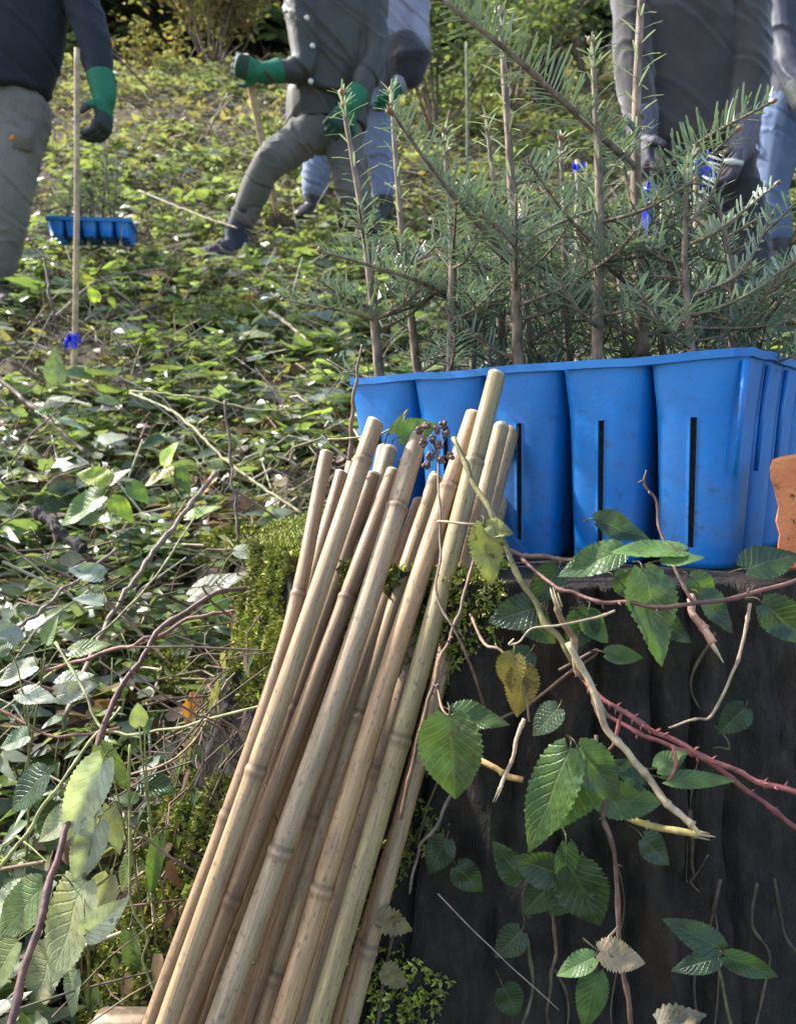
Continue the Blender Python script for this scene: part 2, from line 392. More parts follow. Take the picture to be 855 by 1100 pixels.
# torn bark slabs on the front
for an0, z0, wd, h in ((305, 0.80, 7, 0.30),):
    mb = MB(); vs_, n1, n2 = [], 7, 12
    for i in range(n2):
        for j in range(n1):
            u = j / (n1 - 1) - 0.5; z = z0 - h * i / (n2 - 1) + 0.02 * noise.noise(V((u * 5, an0, 1)))
            an = R(an0 + u * wd * (1 + 0.35 * noise.noise(V((i * .4, an0, 7)))))
            vs_.append(stump_pt(an, z, 0.010 + 0.006 * noise.noise(V((u * 6, i * .6, an0)))))
    m_ = len(vs_)
    vs_ += [p + V((SCX - p.x, SCY - p.y, 0)).normalized() * 0.012 for p in vs_]
    fs = []
    for i in range(n2 - 1):
        for j in range(n1 - 1):
            a = i * n1 + j; fs += [(a, a + n1, a + n1 + 1, a + 1), (m_ + a, m_ + a + 1, m_ + a + n1 + 1, m_ + a + n1)]
    bd = [j for j in range(n1)] + [i * n1 + n1 - 1 for i in range(1, n2)] + [(n2 - 1) * n1 + j for j in range(n1 - 2, -1, -1)] + [i * n1 for i in range(n2 - 2, 0, -1)]
    for a, b in zip(bd, bd[1:] + bd[:1]): fs.append((a, b, m_ + b, m_ + a))
    mb.add(vs_, fs); mb.build('bark_slab', M['rotten'], stump)

# --- moss cushions on the slope
def cushion(px, py, r, label, h=0.5):
    c = Gp(px, py); mb = MB(); n = 14; vs_ = []
    for i in range(7):
        e = i / 6 * math.pi / 2
        for j in range(n):
            a = 2 * math.pi * j / n; k = 1 + 0.3 * noise.noise(V((math.cos(a) * 2, math.sin(a) * 2, c.x * 9)))
            vs_.append(c + V((math.cos(a) * math.cos(e) * r * k, math.sin(a) * math.cos(e) * r * k, math.sin(e) * r * h * k - 0.01)))
    mb.add(vs_, [(i * n + j, i * n + (j + 1) % n, (i + 1) * n + (j + 1) % n, (i + 1) * n + j) for i in range(6) for j in range(n)], 0, (0.09, 0.11, 0.02))
    for p in vs_ * 16:
        q = p + V((random.gauss(0, r * .1), random.gauss(0, r * .1), 0)); nn = (q - c).normalized()
        moss_tuft(mb, q, nn, 0.007 + r * 0.035, var(random.choice(MOSS), 0.3))
    return tag(mb.build('moss_cushion', M['moss']), label, 'moss', 'moss cushions on the slope')
cushion(140, 305, 0.12, 'small dark moss cushion just below the farther blue tray')
cushion(235, 352, 0.20, 'broad yellowish moss cushion on the slope below the stepping boot')
cushion(265, 590, 0.10, 'bright moss cushion beside the leaning cane bundle')
cushion(255, 665, 0.13, 'bright moss cushion where the arched bramble meets the canes')
cushion(205, 720, 0.10, 'shaded moss cushion under the arched purple bramble')

# --- leaf litter, ground cover (nobody could count these)
def inview(x, y, m=0.25): return abs(x) < 0.52 * y + m
mb = MB()
for _ in range(17000):
    y = 0.62 + 9.4 * random.random() ** 1.35
    x = (random.random() - 0.5) * 2 * (0.54 * y + 0.3)
    if math.hypot(x - SCX, y - SCY) < 0.40 or (y < 1.1 and random.random() < .7): continue
    s = random.uniform(0.03, 0.062) * (1 + 0.10 * y)
    p = G(x, y, random.uniform(0.0, 0.05) * (1 + 0.1 * y))
    d = rdir(random.uniform(-0.3, 0.5)); nn = V((random.gauss(0, .45), random.gauss(-0.1, .45), 1))
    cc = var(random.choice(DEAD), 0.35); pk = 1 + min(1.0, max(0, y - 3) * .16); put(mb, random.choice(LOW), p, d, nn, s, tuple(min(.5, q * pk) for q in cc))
for _ in range(9000):                                      # dry stalks and twigs
    y = 0.62 + 9.2 * random.random() ** 1.4
    x = (random.random() - 0.5) * 2 * (0.54 * y + 0.3)
    if math.hypot(x - SCX, y - SCY) < 0.42 or (y < 1.5 and random.random() < .55): continue
    ln = random.uniform(0.05, 0.22) * (1 + 0.14 * y); p = G(x, y, random.uniform(0.003, 0.05)); d = rdir(random.gauss(0.3, .45)).normalized()
    q = p + d * ln; q.z = max(q.z, gh(q.x, q.y) + 0.004)
    m_ = (p + q) / 2 + V((random.gauss(0, .01), random.gauss(0, .01), random.uniform(0, .03)))
    r = random.uniform(0.0007, 0.0022) * (1 + 0.12 * y)
    tube(mb, [p, m_, q], r, 4, 1, var(random.choice([(0.22, 0.15, 0.09), (0.40, 0.34, 0.24), (0.46, 0.40, 0.30), (0.12, 0.07, 0.05), (0.28, 0.24, 0.12), (0.17, 0.10, 0.085)]), 0.3), cap=False)
for _ in range(560):                                       # leaves and stalks caught on the mossy flank
    an = R(random.uniform(172, 228)); z = random.uniform(.40, .80); n = V((math.cos(an), math.sin(an), .4)); p = stump_pt(an, z, random.uniform(.002, .02))
    if random.random() < .55: put(mb, random.choice(LOW), p, V((random.gauss(0, .5), random.gauss(0, .5), -1)), n + rdir(0) * .4, random.uniform(.018, .042), var(random.choice(DEAD[:4] + GREENS[1:4]), .3))
    else:
        q = p + V((random.gauss(0, .05), random.gauss(0, .04), random.gauss(-.02, .05))); tube(mb, [p, (p + q) / 2 + n * .012, q + n * .006], random.uniform(.0006, .0014), 4, 1, var((.17, .12, .08), .4), cap=False)
tag(mb.build('leaf_litter', [M['litter_leaf'], M['stick']]), 'dead leaves and dry twigs strewn over the slope', 'leaf litter', kind='stuff')

def sprig(mb, p, h, n, s, cols, lean=0.5, tpl=None):
    "a bramble-like sprig: a stem and n leaves, some in threes"
    d = (rdir(0) * lean + V((0, 0, 1))).normalized()
    tip = p + d * h
    tube(mb, [p, p + d * h * 0.5 + rdir(0) * h * 0.08, tip], [0.0016 * (1 + .15 * p.y), 0.0008], 4, 1, (0.16, 0.13, 0.06), cap=False)
    for i in range(n):
        t = 0.45 + 0.55 * (i + 1) / n; q = p.lerp(tip, t)
        a = rdir(random.uniform(-0.25, 0.35)).normalized(); c = var(random.choice(cols), 0.25)
        nn = V((random.gauss(0, .5), random.gauss(-.25, .5), 1)); ss = s * random.uniform(0.6, 1.2)
        put(mb, random.choice(tpl or LOW), q + a * ss * 0.15, a, nn, ss, c)
        if random.random() < 0.5:
            for sg in (-1, 1):
                b = V((a.x * .35 - a.y * sg, a.y * .35 + a.x * sg, a.z))
                put(mb, random.choice(tpl or LOW), q + a * ss * 0.15, b, nn, ss * 0.8, var(c, 0.12))
mb = MB()
for _ in range(9600):
    y = 0.70 + 9.2 * random.random() ** 1.45
    x = (random.random() - 0.5) * 2 * (0.54 * y + 0.35)
    if math.hypot(x - SCX, y - SCY) < 0.44: continue
    dens = noise.noise(V((x * 0.9, y * 0.9, 11))) + 0.5 * noise.noise(V((x * 2.7, y * 2.7, 4)))
    if dens < -0.21 + 0.25 * random.random(): continue
    warm = noise.noise(V((x * 1.3, y * 1.3, 30)))
    cols = GREENS[4:6] * 2 + GREENS if warm > 0.12 else GREENS[:4] + GREENS[:1] * 2 + GREENS[4:6] * 2 + GREENS[6:] * 2 + DEAD[:2] + GREENS
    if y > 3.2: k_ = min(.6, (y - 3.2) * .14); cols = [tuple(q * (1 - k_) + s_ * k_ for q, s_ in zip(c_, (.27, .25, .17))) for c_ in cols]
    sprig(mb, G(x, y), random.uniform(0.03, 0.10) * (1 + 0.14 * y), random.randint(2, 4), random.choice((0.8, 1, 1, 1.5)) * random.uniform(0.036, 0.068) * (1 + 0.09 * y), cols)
for _ in range(2600):                                      # arching pale green stalks and grass blades
    y = 0.75 + 8.5 * random.random() ** 1.5; x = (random.random() - 0.5) * 2 * (0.54 * y + 0.35)
    if math.hypot(x - SCX, y - SCY) < 0.44: continue
    p = G(x, y); h = random.uniform(.05, .16) * (1 + .1 * y); a = rdir(0); q = p + a * h * random.uniform(.3, 1.4) + V((0, 0, h * random.uniform(.2, .8)))
    tube(mb, cr([p, p.lerp(q, .5) + V((0, 0, h * .35)), q], 6), [.0013 * (1 + .2 * y), .0006 * (1 + .2 * y)], 4, 1, var(random.choice([(.26, .29, .10), (.34, .33, .16), (.18, .22, .07), (.22, .12, .09)]), .25), cap=False)
for _ in range(9000):                                      # moss flecks on the floor
    y = 0.7 + 6 * random.random() ** 1.4; x = (random.random() - 0.5) * 2 * (0.54 * y + 0.3)
    if noise.noise(V((x * 1.6, y * 1.6, 77))) < .12 or math.hypot(x - SCX, y - SCY) < .4: continue
    moss_tuft(mb, G(x, y, .002), V((0, 0, 1)), .011 * (1 + .15 * y), var(random.choice(MOSS), .3))
for _ in range(430):                                       # denser sprigs close to the stump
    y = random.uniform(.66, 1.7); x = random.uniform(-.54 * y - .3, -.12)
    if math.hypot(x - SCX, y - SCY) < .45: continue
    sprig(mb, G(x, y), random.uniform(.03, .13), random.randint(3, 5), random.uniform(.028, .06), GREENS[1:4] * 2 + GREENS)
tag(mb.build('ground_cover', [M['litter_leaf'], M['stick']]), 'low bramble and herb leaves covering the slope', 'undergrowth', kind='stuff')

# ---------------------------------------------------------------- background woods
def leaf_clump(mb, c, r, n, s, cols, tpl=TINY, flat=1.0, bias=0.0):
    for _ in range(n):
        d = V((random.gauss(0, 1), random.gauss(0, 1), random.gauss(0, 1))).normalized() * (random.random() ** 0.45)
        p = c + V((d.x * r, d.y * r, d.z * r * flat))
        put(mb, random.choice(tpl), p, rdir(random.uniform(-.6, .3)), V((random.gauss(0, .6), random.gauss(0, .6), 1)), s * random.uniform(.6, 1.3), var(random.choice(cols), .3))
def shrub(name, label, cat, base, h, wd, n, s, cols, group, nst=7, stem=(0.14, 0.10, 0.07)):
    t = thing(name, label, cat, base, group); st = MB(); fo = MB(); tips = []
    for i in range(nst):
        a = rdir(0); e = base + a * wd * random.uniform(.3, 1) + V((0, 0, h * random.uniform(.55, 1.0)))
        m_ = base.lerp(e, .5) + V((0, 0, h * .12)) + rdir(0) * wd * .1
        pts = cr([base + rdir(0) * .03 + V((0, 0, -.03)), m_, e], 9); tube(st, pts, [h * 0.011, h * 0.003], 5, 0, var(stem, .2)); tips.append(pts)
        for q in pts[3:]:
            for _ in range(2):
                b = q + rdir(random.uniform(-.2, .6)) * wd * random.uniform(.15, .45); tube(st, [q, q.lerp(b, .5) + V((0, 0, .02)), b], [h * .004, h * .0015], 4, 0, var(stem, .2)); tips.append([q, b])
    for _ in range(n):
        pt = random.choice(tips); q = random.choice(pt[1:]) if len(pt) > 2 else pt[0].lerp(pt[1], random.uniform(.3, 1.05))
        q = q + V((random.gauss(0, .05), random.gauss(0, .05), random.gauss(0, .04))) * h
        put(fo, random.choice(TINY), q, rdir(random.uniform(-.6, .3)), V((random.gauss(0, .5), random.gauss(0, .5), 1)), s * random.uniform(.6, 1.3), var(random.choice(cols), .3))
    st.build('stem', M['stick'], t); fo.build('foliage', M['litter_leaf'], t); return t
YEL = [(0.18, 0.125, 0.05), (0.24, 0.15, 0.07), (0.13, 0.11, 0.05), (0.22, 0.115, 0.06), (0.16, 0.14, 0.07)]
GRN = [(0.05, 0.075, 0.028), (0.075, 0.105, 0.042), (0.038, 0.058, 0.024), (0.11, 0.13, 0.065)]
DGR = [(0.02, 0.034, 0.013), (0.035, 0.055, 0.02), (0.014, 0.022, 0.012)]
bg_g = 'bushes at the top of the slope'
shrub('deciduous_shrub', 'yellowing autumn shrub at the edge of the dark wood', 'shrub', G(*P(228, 95, 9.2).xy), 1.7, 1.05, 4200, .085, YEL, bg_g, 13)
shrub('deciduous_shrub', 'low straw coloured bush left of the yellowing autumn shrub', 'shrub', G(*P(165, 95, 9.0).xy), .45, .5, 700, .07, YEL, bg_g)
shrub('deciduous_shrub', 'grey green bush directly behind the lavender jacket wearer', 'shrub', G(*P(470, 190, 6.4).xy), 1.3, .8, 2600, .065, GRN, bg_g, 9)
shrub('deciduous_shrub', 'pale green bush seen through the tallest fir sapling tips', 'shrub', G(*P(548, 170, 7.4).xy), 1.5, .9, 2600, .07, GRN + [(0.2, 0.2, 0.09)], bg_g, 9)
shrub('deciduous_shrub', 'dark green bush beside the white sawn stump', 'shrub', G(*P(632, 130, 8.2).xy), 1.7, 1.0, 2600, .085, DGR + GRN[:1], bg_g, 9)
shrub('bramble_bush', 'yellow green bramble bush beside the black trousers', 'bramble', G(*P(845, 300, 3.9).xy), .55, .45, 700, .055, GRN + GREENS[3:5], bg_g, 9)
shrub('bramble_bush', 'dull green bramble thicket above the navy sleeve', 'bramble', G(*P(880, 60, 6.5).xy), 1.2, .9, 1000, .06, GRN, bg_g, 9)
shrub('bramble_bush', 'bramble thicket behind the dark fleece jacket', 'bramble', G(*P(720, 60, 7.0).xy), 1.2, 1.0, 800, .065, GRN + DGR, bg_g, 9)

def conifer(label, x, y, h, wd, n, cols=DGR):
    base = G(x, y); t = thing('conifer_tree', label, 'tree', base, 'conifers of the dark wood'); mb = MB()
    tube(mb, [base + V((0, 0, h * i / 8 - .1)) for i in range(9)], [h * .016, h * .004], 9, 0); mb.build('trunk', M['far_bark'], t)
    mb = MB()
    for i in range(n):
        f = random.random() ** 0.8; z = h * (0.05 + 0.95 * f); rr = wd * (1 - f) ** 0.8 + .15
        a = rdir(0); e = base + V((0, 0, z)) + a * rr * random.uniform(.5, 1); e.z -= rr * .35
        s0 = base + V((0, 0, z)); k = 9
        tube(mb, [s0, s0.lerp(e, .5) + V((0, 0, .05)), e], [.012, .004], 4, 1, (.5, .5, .5), cap=False)
        for q in range(k):
            c = s0.lerp(e, .25 + .75 * q / k); side = V((-a.y, a.x, 0))
            for sg in (-1, 1):
                put(mb, TINY[0], c, (a * .5 + side * sg + V((0, 0, -.35))), V((0, 0, 1)) + rdir(0) * .4, random.uniform(.18, .4), var(random.choice(cols), .35))
    mb.build('crown', [M['litter_leaf'], M['far_bark']], t)
for a in (('tall dark conifer at the edge of the wood, left of the yellowing shrub', -4.3, 12.4, 6, 1.7, 210), ('dark conifer directly behind the yellowing autumn shrub', -2.1, 12.8, 6, 1.7, 210),
          ('dark conifer behind the man with the spade', -.6, 12.8, 5.5, 1.6, 210), ('dark conifer behind the lavender jacket', 0.7, 12.4, 6, 1.7, 210), ('green edged conifer behind the white sawn stump', 2.0, 11.2, 5, 1.6, 230),
          ('dark conifer behind the fleece jacket', 3.3, 11.8, 6, 1.7, 210), ('dark conifer above the navy jacket', 5.0, 11.8, 6.5, 1.7, 210)):
    conifer(*a)
mb = MB()
for _ in range(26000):
    y = random.uniform(14, 19); x = random.uniform(-13, 13); z = gh(x, y) + (5.5 + .7 * (y - 14)) * random.random() ** 1.1
    put(mb, TINY[1], V((x, y, z)), rdir(random.uniform(-.8, .1)), V((random.gauss(0, .8), random.gauss(-.6, .6), .7)), random.uniform(.35, .8), var(random.choice(DGR), .4))
for _ in range(60):
    p = G(random.uniform(-13, 13), random.uniform(14, 19)); tube(mb, [p, p + V((0, 0, 6))], [.14, .08], 6, 1)
tag(mb.build('dark_forest', [M['litter_leaf'], M['far_bark']]), 'dark wood closing off the top of the slope', 'forest', kind='stuff')
# ================================================================ BLUE SEEDLING TRAY ON THE STUMP
TA = V((0.29, 0.68, 1.063)); TE = V((-0.3475, 0.217, -0.012)); TFd = V((0.60, 0.80, 0.0)).normalized()
TL = TE.length; TE_ = TE.normalized(); PX, PY = TL / 5, 0.078; TH = 0.186; NR = 4
def tp(e, f, z): return TA + TE_ * e + TFd * f + V((0, 0, z))
tray = thing('seedling_tray', 'blue plastic seedling tray full of fir saplings, standing on the rotten stump', 'seedling tray', tp(TL / 2, PY * 2, -TH), 'blue seedling trays')
def rsq(an, p):
    c, s = math.cos(an), math.sin(an); return 1 / (abs(c) ** p + abs(s) ** p) ** (1 / p)
ANG = []
for q in range(4):
    c = q * math.pi / 2
    ANG += [c + a for a in (-0.78, -0.70, -0.6, -0.46, -0.3, -0.17, -0.075, 0.075, 0.17, 0.3, 0.46, 0.6, 0.70)]
NA = len(ANG); ZT = [0, 0.02, 0.06, 0.12, 0.2, 0.28, 0.281, 0.4, 0.55, 0.7, 0.85, 0.90, 0.901, 0.97, 1.0]
def cell_ring(cx, cy, t, sc=1.0):
    k = (1.0 - 0.21 * t ** 0.9) * sc; p = 7 - 3.7 * min(1, t * 4.0) ** .7; out = []
    for an in ANG:
        r = rsq(an, p) * k
        out.append(tp(cx + math.cos(an) * r * PX * 0.498, cy + math.sin(an) * r * PY * 0.498, -TH * t))
    return out
for r_ in range(NR):
    for c_ in range(5):
        cx, cy = (c_ + .5) * PX, (r_ + .5) * PY; mb = MB(); vs_ = []
        for t in ZT: vs_ += cell_ring(cx, cy, t)
        m_ = len(vs_)
        for t in ZT: vs_ += cell_ring(cx, cy, t, 0.945)
        fs = []; slot = {7 - 1 + 13 * q for q in (0, 1, 3)}
        nZ = len(ZT)
        def open_(i, j): return j in slot and 6 <= i < 11
        for i in range(nZ - 1):
            for j in range(NA):
                j2 = (j + 1) % NA
                a, b, c, d = i * NA + j, i * NA + j2, (i + 1) * NA + j2, (i + 1) * NA + j
                if open_(i, j):
                    fs += [(a, a + m_, m_ + d, d), (b, c, m_ + c, m_ + b)]
                    continue
                fs += [(a, d, c, b), (m_ + a, m_ + b, m_ + c, m_ + d)]
        fs += [(j, (j + 1) % NA, m_ + (j + 1) % NA, m_ + j) for j in range(NA)]
        fs.append(tuple((nZ - 1) * NA + j for j in range(NA))[::-1])
        mb.add(vs_, fs); ce = mb.build('cell', M['blue'], tray)
        mb = MB(); vs_ = []
        for t in (0.055, 0.12, 0.6, 0.98):
            vs_ += [p for p in cell_ring(cx, cy, t, 0.84 if t > .1 else .93)]
        fs = [(i * NA + j, (i + 1) * NA + j, (i + 1) * NA + (j + 1) % NA, i * NA + (j + 1) % NA) for i in range(3) for j in range(NA)] + [tuple(range(NA))]
        mb.add(vs_, fs)
        c0 = tp(cx, cy, -TH * .055)
        for _ in range(26):
            a = rdir(0) * random.uniform(0, .032); moss_tuft(mb, c0 + a, V((0, 0, 1)), 0.006, (0.05, 0.04, 0.025))
        mb.build('soil_plug', M['peat'], ce)
# rim: a thin lip round the top edge
def rim_box(mb, pts, wd, zt, zb):
    n = len(pts); vs_ = []
    cen = sum(pts, V()) / n
    for p in pts:
        o = (p - cen); o.z = 0; o.normalize()
        for dw, z in ((wd, zt), (wd, zb), (-.001, zb), (-.001, zt)): vs_.append(p + o * dw + V((0, 0, z)))
    fs = []
    for i in range(n):
        k, q = i * 4, ((i + 1) % n) * 4
        for a in range(4): b = (a + 1) % 4; fs.append((k + a, k + b, q + b, q + a))
    mb.add(vs_, fs)
mb = MB(); W_, H_ = TL, PY * NR; per = []
def edge(a, b, n): return [a.lerp(b, i / n) for i in range(n)]
cs = [V((0.012, 0, 0)), V((W_ - .012, 0, 0)), V((W_, .012, 0)), V((W_, H_ - .012, 0)), V((W_ - .012, H_, 0)), V((.012, H_, 0)), V((0, H_ - .012, 0)), V((0, .012, 0))]
for a, b in zip(cs, cs[1:] + cs[:1]): per += edge(a, b, 14 if (b - a).length > .05 else 4)
per = [tp(p.x, p.y, 0.0028 * noise.noise(V((p.x * 17, p.y * 17, 0))) - .0022 * abs(math.sin(p.x / PX * math.pi)) ** .5 * (p.y < .02) + .0022) for p in per]
rim_box(mb, per, 0.0035, 0.0028, -0.0045); mb.build('rim', M['blue'], tray, smooth=False)
for f_ in (0.004, PY * 1.0, PY * 2.0):                         # stiffening ribs down the short side
    mb = MB(); tube(mb, [tp(-0.0008 + .002 * (f_ < .01), f_, -0.006), tp(0.003, f_, -0.05), tp(0.006, f_, -TH * .55)], [.0032, .0022], 8); mb.build('rib', M['blue'], tray)

# ================================================================ FIR SAPLINGS
NCOL = [(0.030, 0.066, 0.034), (0.045, 0.088, 0.048), (0.024, 0.050, 0.030), (0.055, 0.098, 0.050), (0.10, 0.14, 0.105)]
def needle(mb, p, d, nrm, ln, w_, c):
    d = d.normalized(); x = d.cross(nrm)
    if x.length < 1e-4: x = d.orthogonal()
    x.normalize(); up = x.cross(d); m_ = p + d * ln * .55 + up * ln * .03; e = p + d * ln - up * ln * .02
    k = w_ / 2
    mb.add([p - x * k * .5, p + x * k * .5, m_ - x * k, m_ + x * k, e - x * k * .75, e + x * k * .75, e + d * w_ * .6], [(0, 1, 3, 2), (2, 3, 5, 4), (4, 5, 6)], 1, c)
def bud(parent, p, d, s, n=3):
    mb = MB()
    for i in range(n):
        a = (d + (V((random.gauss(0, .55), random.gauss(0, .55), random.gauss(0, .3))) if i else V())).normalized(); k = s * random.uniform(.75, 1.1)
        pts = [p + a * k * t for t in (0, .35, .8, 1.25, 1.55)]; tube(mb, pts, [k * .36, k * .5, k * .48, k * .28, k * .04], 7)
    mb.build('bud', M['bud'], parent)
def fir_branch(parent, pts, r0, nl=0.021, dens=1.0, white=0.0, droop=0.0, comb=0.8, tint=None, tipbud=True, sub=0):
    mb = MB(); ps = cr(pts, 14); tube(mb, ps, [r0, r0 * .45], 6, 0)
    def dress(ps, nl):
        ln = sum((a - b).length for a, b in zip(ps, ps[1:])); n = max(5, int(ln / 0.0021 * dens)); fr = frames(ps)
        for i in range(n):
            t = 0.06 + .94 * i / n; k = t * (len(ps) - 1); a = int(k); q = ps[a].lerp(ps[min(a + 1, len(ps) - 1)], k - a); T = fr[a][0]
            side = T.cross(V((0, 0, 1)))
            if side.length < .2: side = rdir(0)
            side.normalize(); up = side.cross(T)
            sg = 1 if i % 2 else -1
            el = random.gauss(0.35, .38) if comb > .5 else random.uniform(-.8, 1.2)
            d = side * sg * math.cos(el) + up * math.sin(el) + T * random.uniform(.25, .75)
            c = var(tint or random.choice(NCOL), .25)
            l_ = nl * random.uniform(.75, 1.1) * (0.75 + .5 * math.sin(min(1, t * 1.05) * math.pi) ** .5)
            needle(mb, q, d, up + side * sg * -.3, l_ * 1.08, 0.0024, c)
    dress(ps, nl)
    for s_ in range(sub):
        k = 4 + 3 * s_; q = ps[min(k, 12)]; T = (ps[min(k + 1, 13)] - q).normalized(); sd = T.cross(V((0, 0, 1))); sd = sd.normalized() if sd.length > .1 else rdir(0)
        ln = (pts[-1] - pts[0]).length * random.uniform(.3, .5)
        e = q + (T + sd * (1 if s_ % 2 else -1) * .9 + V((0, 0, random.uniform(-.1, .3)))).normalized() * ln
        qq = cr([q, q.lerp(e, .5) + V((0, 0, .004)), e], 8); tube(mb, qq, [r0 * .5, r0 * .3], 5, 0); dress(qq, nl * .9)
    b = mb.build('branch', [M['fir_bark'], M['needle']], parent)
    if tipbud: bud(b, ps[-1], (ps[-1] - ps[-2]).normalized(), r0 * 1.6, 3)
    return b
def sapling(label, base, top, r=0.0042, nb=8, bare=0.4, specs=(), brl=0.10, lead=0.6, mid=None, wh=(0.58, 0.60, 0.50), grp='fir saplings in the nearest tray', lowdens=1.0):
    t = thing('fir_sapling', label, 'fir sapling', base, grp)
    mid = mid or base.lerp(top, .5) + V((random.gauss(0, .004), random.gauss(0, .004), 0))
    ps = cr([base - V((0, 0, .008)), mid, top], 26); mb = MB()
    rad = [(r * 1.08 + (r * .36 - r) * i / 25) * (1 + .10 * random.random()) for i in range(26)]
    tube(mb, ps, rad, 9, 0, jit=.12)
    H = (top - base).length; fr = frames(ps)
    n = int(H * (1 - bare) / .0030 * lead)
    for i in range(n):                                              # sparse needles along the leader
        f = bare + (1 - bare) * i / n; k = f * 25; a = min(int(k), 24); q = ps[a].lerp(ps[a + 1], k - a); T = fr[a][0]
        an = i * 2.4; d = fr[a][1] * math.cos(an) + fr[a][2] * math.sin(an)
        c = var(wh, .2) if random.random() < .75 else var(random.choice(NCOL), .3)
        needle(mb, q + d * rad[a] * .8, d + T * random.uniform(.1, .5), T, random.uniform(.017, .026), .0024, c)
    mb.build('stem', [M['fir_bark'], M['needle']], t)
    bud(t, top, (top - mid).normalized(), r * .95, 8); bud(t, ps[24], -fr[24][1], r * .7, 2)
    mb = MB()
    for i in range(26):
        a = rdir(random.uniform(.2, 1.3)).normalized(); needle(mb, ps[25 - i % 3], a, V((0, 0, 1)), random.uniform(.010, .019), .0022, var(wh if i % 2 else (.12, .17, .07), .25))
    mb.build('needle_tuft', [M['fir_bark'], M['needle']], t)
    bud(t, ps[23], fr[23][1], r * .9, 2)
    for pts, r0, kw in specs: fir_branch(t, pts, r0, **kw)
    for i in range(nb + 1):
        f = random.uniform(.05, bare + .12); k = f * 25; q = ps[int(k)]
        a = rdir(random.uniform(.15, .7)); ln = brl * random.uniform(.6, 1.25) * (1.1 - f * .5)
        e = q + a.normalized() * ln; e.z = max(e.z, 1.075)
        fir_branch(t, [q, q.lerp(e, .5) + V((0, 0, -.006)), e], r * .42, dens=.85 * lowdens, comb=random.random(), tint=None if random.random() < .7 else var((.07, .105, .075), .2), tipbud=random.random() < .5, sub=random.choice((0, 2, 2)))
    return t
def cell_pt(c, r): return tp((c + .5) * PX, (r + .5) * PY, -.010)
def D(p): return p.y
b = cell_pt(1, 0); d = D(b)
b640 = P(641, 384, d); sapling('straight fir sapling with a fat bud cluster on top, rising before the fleece jacket', b640, P(636, 48, d), .0052, 7, .42, [
    ([P(640, 225, d), P(600, 240, d - .02), P(560, 262, d - .03)], .0020, {}), ([P(641, 200, d), P(668, 170, d + .03), P(690, 140, d + .05)], .0018, {})])
d = .835; sapling('thickest fir sapling, with one long branch sweeping up over its neighbours', P(690, 372, d), P(690, -45, d), .0062, 6, .40, [
    ([P(684, 182, d), P(625, 128, d - .06), P(545, 55, d - .10), P(472, -2, d - .12)], .0042, dict(nl=.026, dens=1.25)),
    ([P(700, 192, d), P(755, 150, d - .05), P(828, 110, d - .08)], .0026, dict(nl=.023, dens=1.25)),
    ([P(690, 270, d), P(735, 290, d + .03), P(775, 262, d + .05)], .002, {}), ([P(688, 262, d), P(650, 240, d + .05), P(618, 205, d + .06)], .0025, {})], wh=(.6, .6, .5))
d = D(cell_pt(2, 0)); sapling('slender fir sapling with a long side branch rising towards the far spade', P(557, 394, d), P(537, 15, d), .0055, 7, .38, [
    ([P(547, 276, d), P(490, 215, d - .04), P(421, 122, d - .08)], .0030, dict(nl=.023, dens=1.2)), ([P(556, 300, d), P(590, 270, d - .02), P(612, 238, d - .03)], .0016, {}),
    ([P(545, 200, d), P(575, 190, d), P(603, 165, d)], .0017, {})], mid=P(550, 215, d))
d = D(cell_pt(3, 0)); sapling('short fir sapling with a low branch drooping out to the jacket wearer', P(484, 400, d), P(477, 142, d), .0048, 8, .5, [
    ([P(473, 312, d), P(430, 295, d - .04), P(345, 270, d - .05)], .0030, dict(nl=.026, dens=1.25)), ([P(478, 340, d), P(505, 320, d), P(528, 326, d - .02)], .0018, {})])
d = D(cell_pt(4, 0)); sapling('leaning fir sapling with a bare needled leader, outermost at the narrow tray end', P(409, 412, d), P(367, 102, d), .0052, 7, .42, [
    ([P(404, 345, d), P(372, 335, d - .03), P(305, 322, d - .03)], .0019, dict(nl=.018)), ([P(400, 330, d), P(430, 300, d), P(452, 262, d)], .002, {})], mid=P(393, 260, d), wh=(.62, .62, .52))
d = D(cell_pt(4, 1)); sapling('fir sapling with a clubbed bud head just behind the leaning outermost one', P(450, 406, d), P(420, 100, d), .0050, 6, .40, mid=P(432, 255, d))
d = D(cell_pt(0, 0)); sapling('low fir sapling with silvery twisted twigs hanging over the tray corner', P(743, 374, d), P(739, 180, d), .0036, 6, .5, [
    ([P(742, 262, d), P(775, 245, d - .03), P(834, 197, d - .04)], .0018, dict(nl=.011, tint=(.40, .45, .42), dens=1.5)), ([P(744, 318, d), P(795, 292, d - .02), P(828, 232, d - .03)], .0018, dict(nl=.017, tint=(.32, .38, .35), dens=1.2)),
    ([P(744, 340, d), P(800, 318, d - .03), P(866, 270, d - .03)], .0018, dict(nl=.016, tint=(.26, .32, .28))), ([P(745, 352, d), P(800, 352, d), P(850, 345, d)], .0016, dict(nl=.016)),
    ([P(741, 240, d), P(765, 205, d), P(778, 165, d)], .0018, dict(nl=.017, tint=(.30, .35, .30)))])
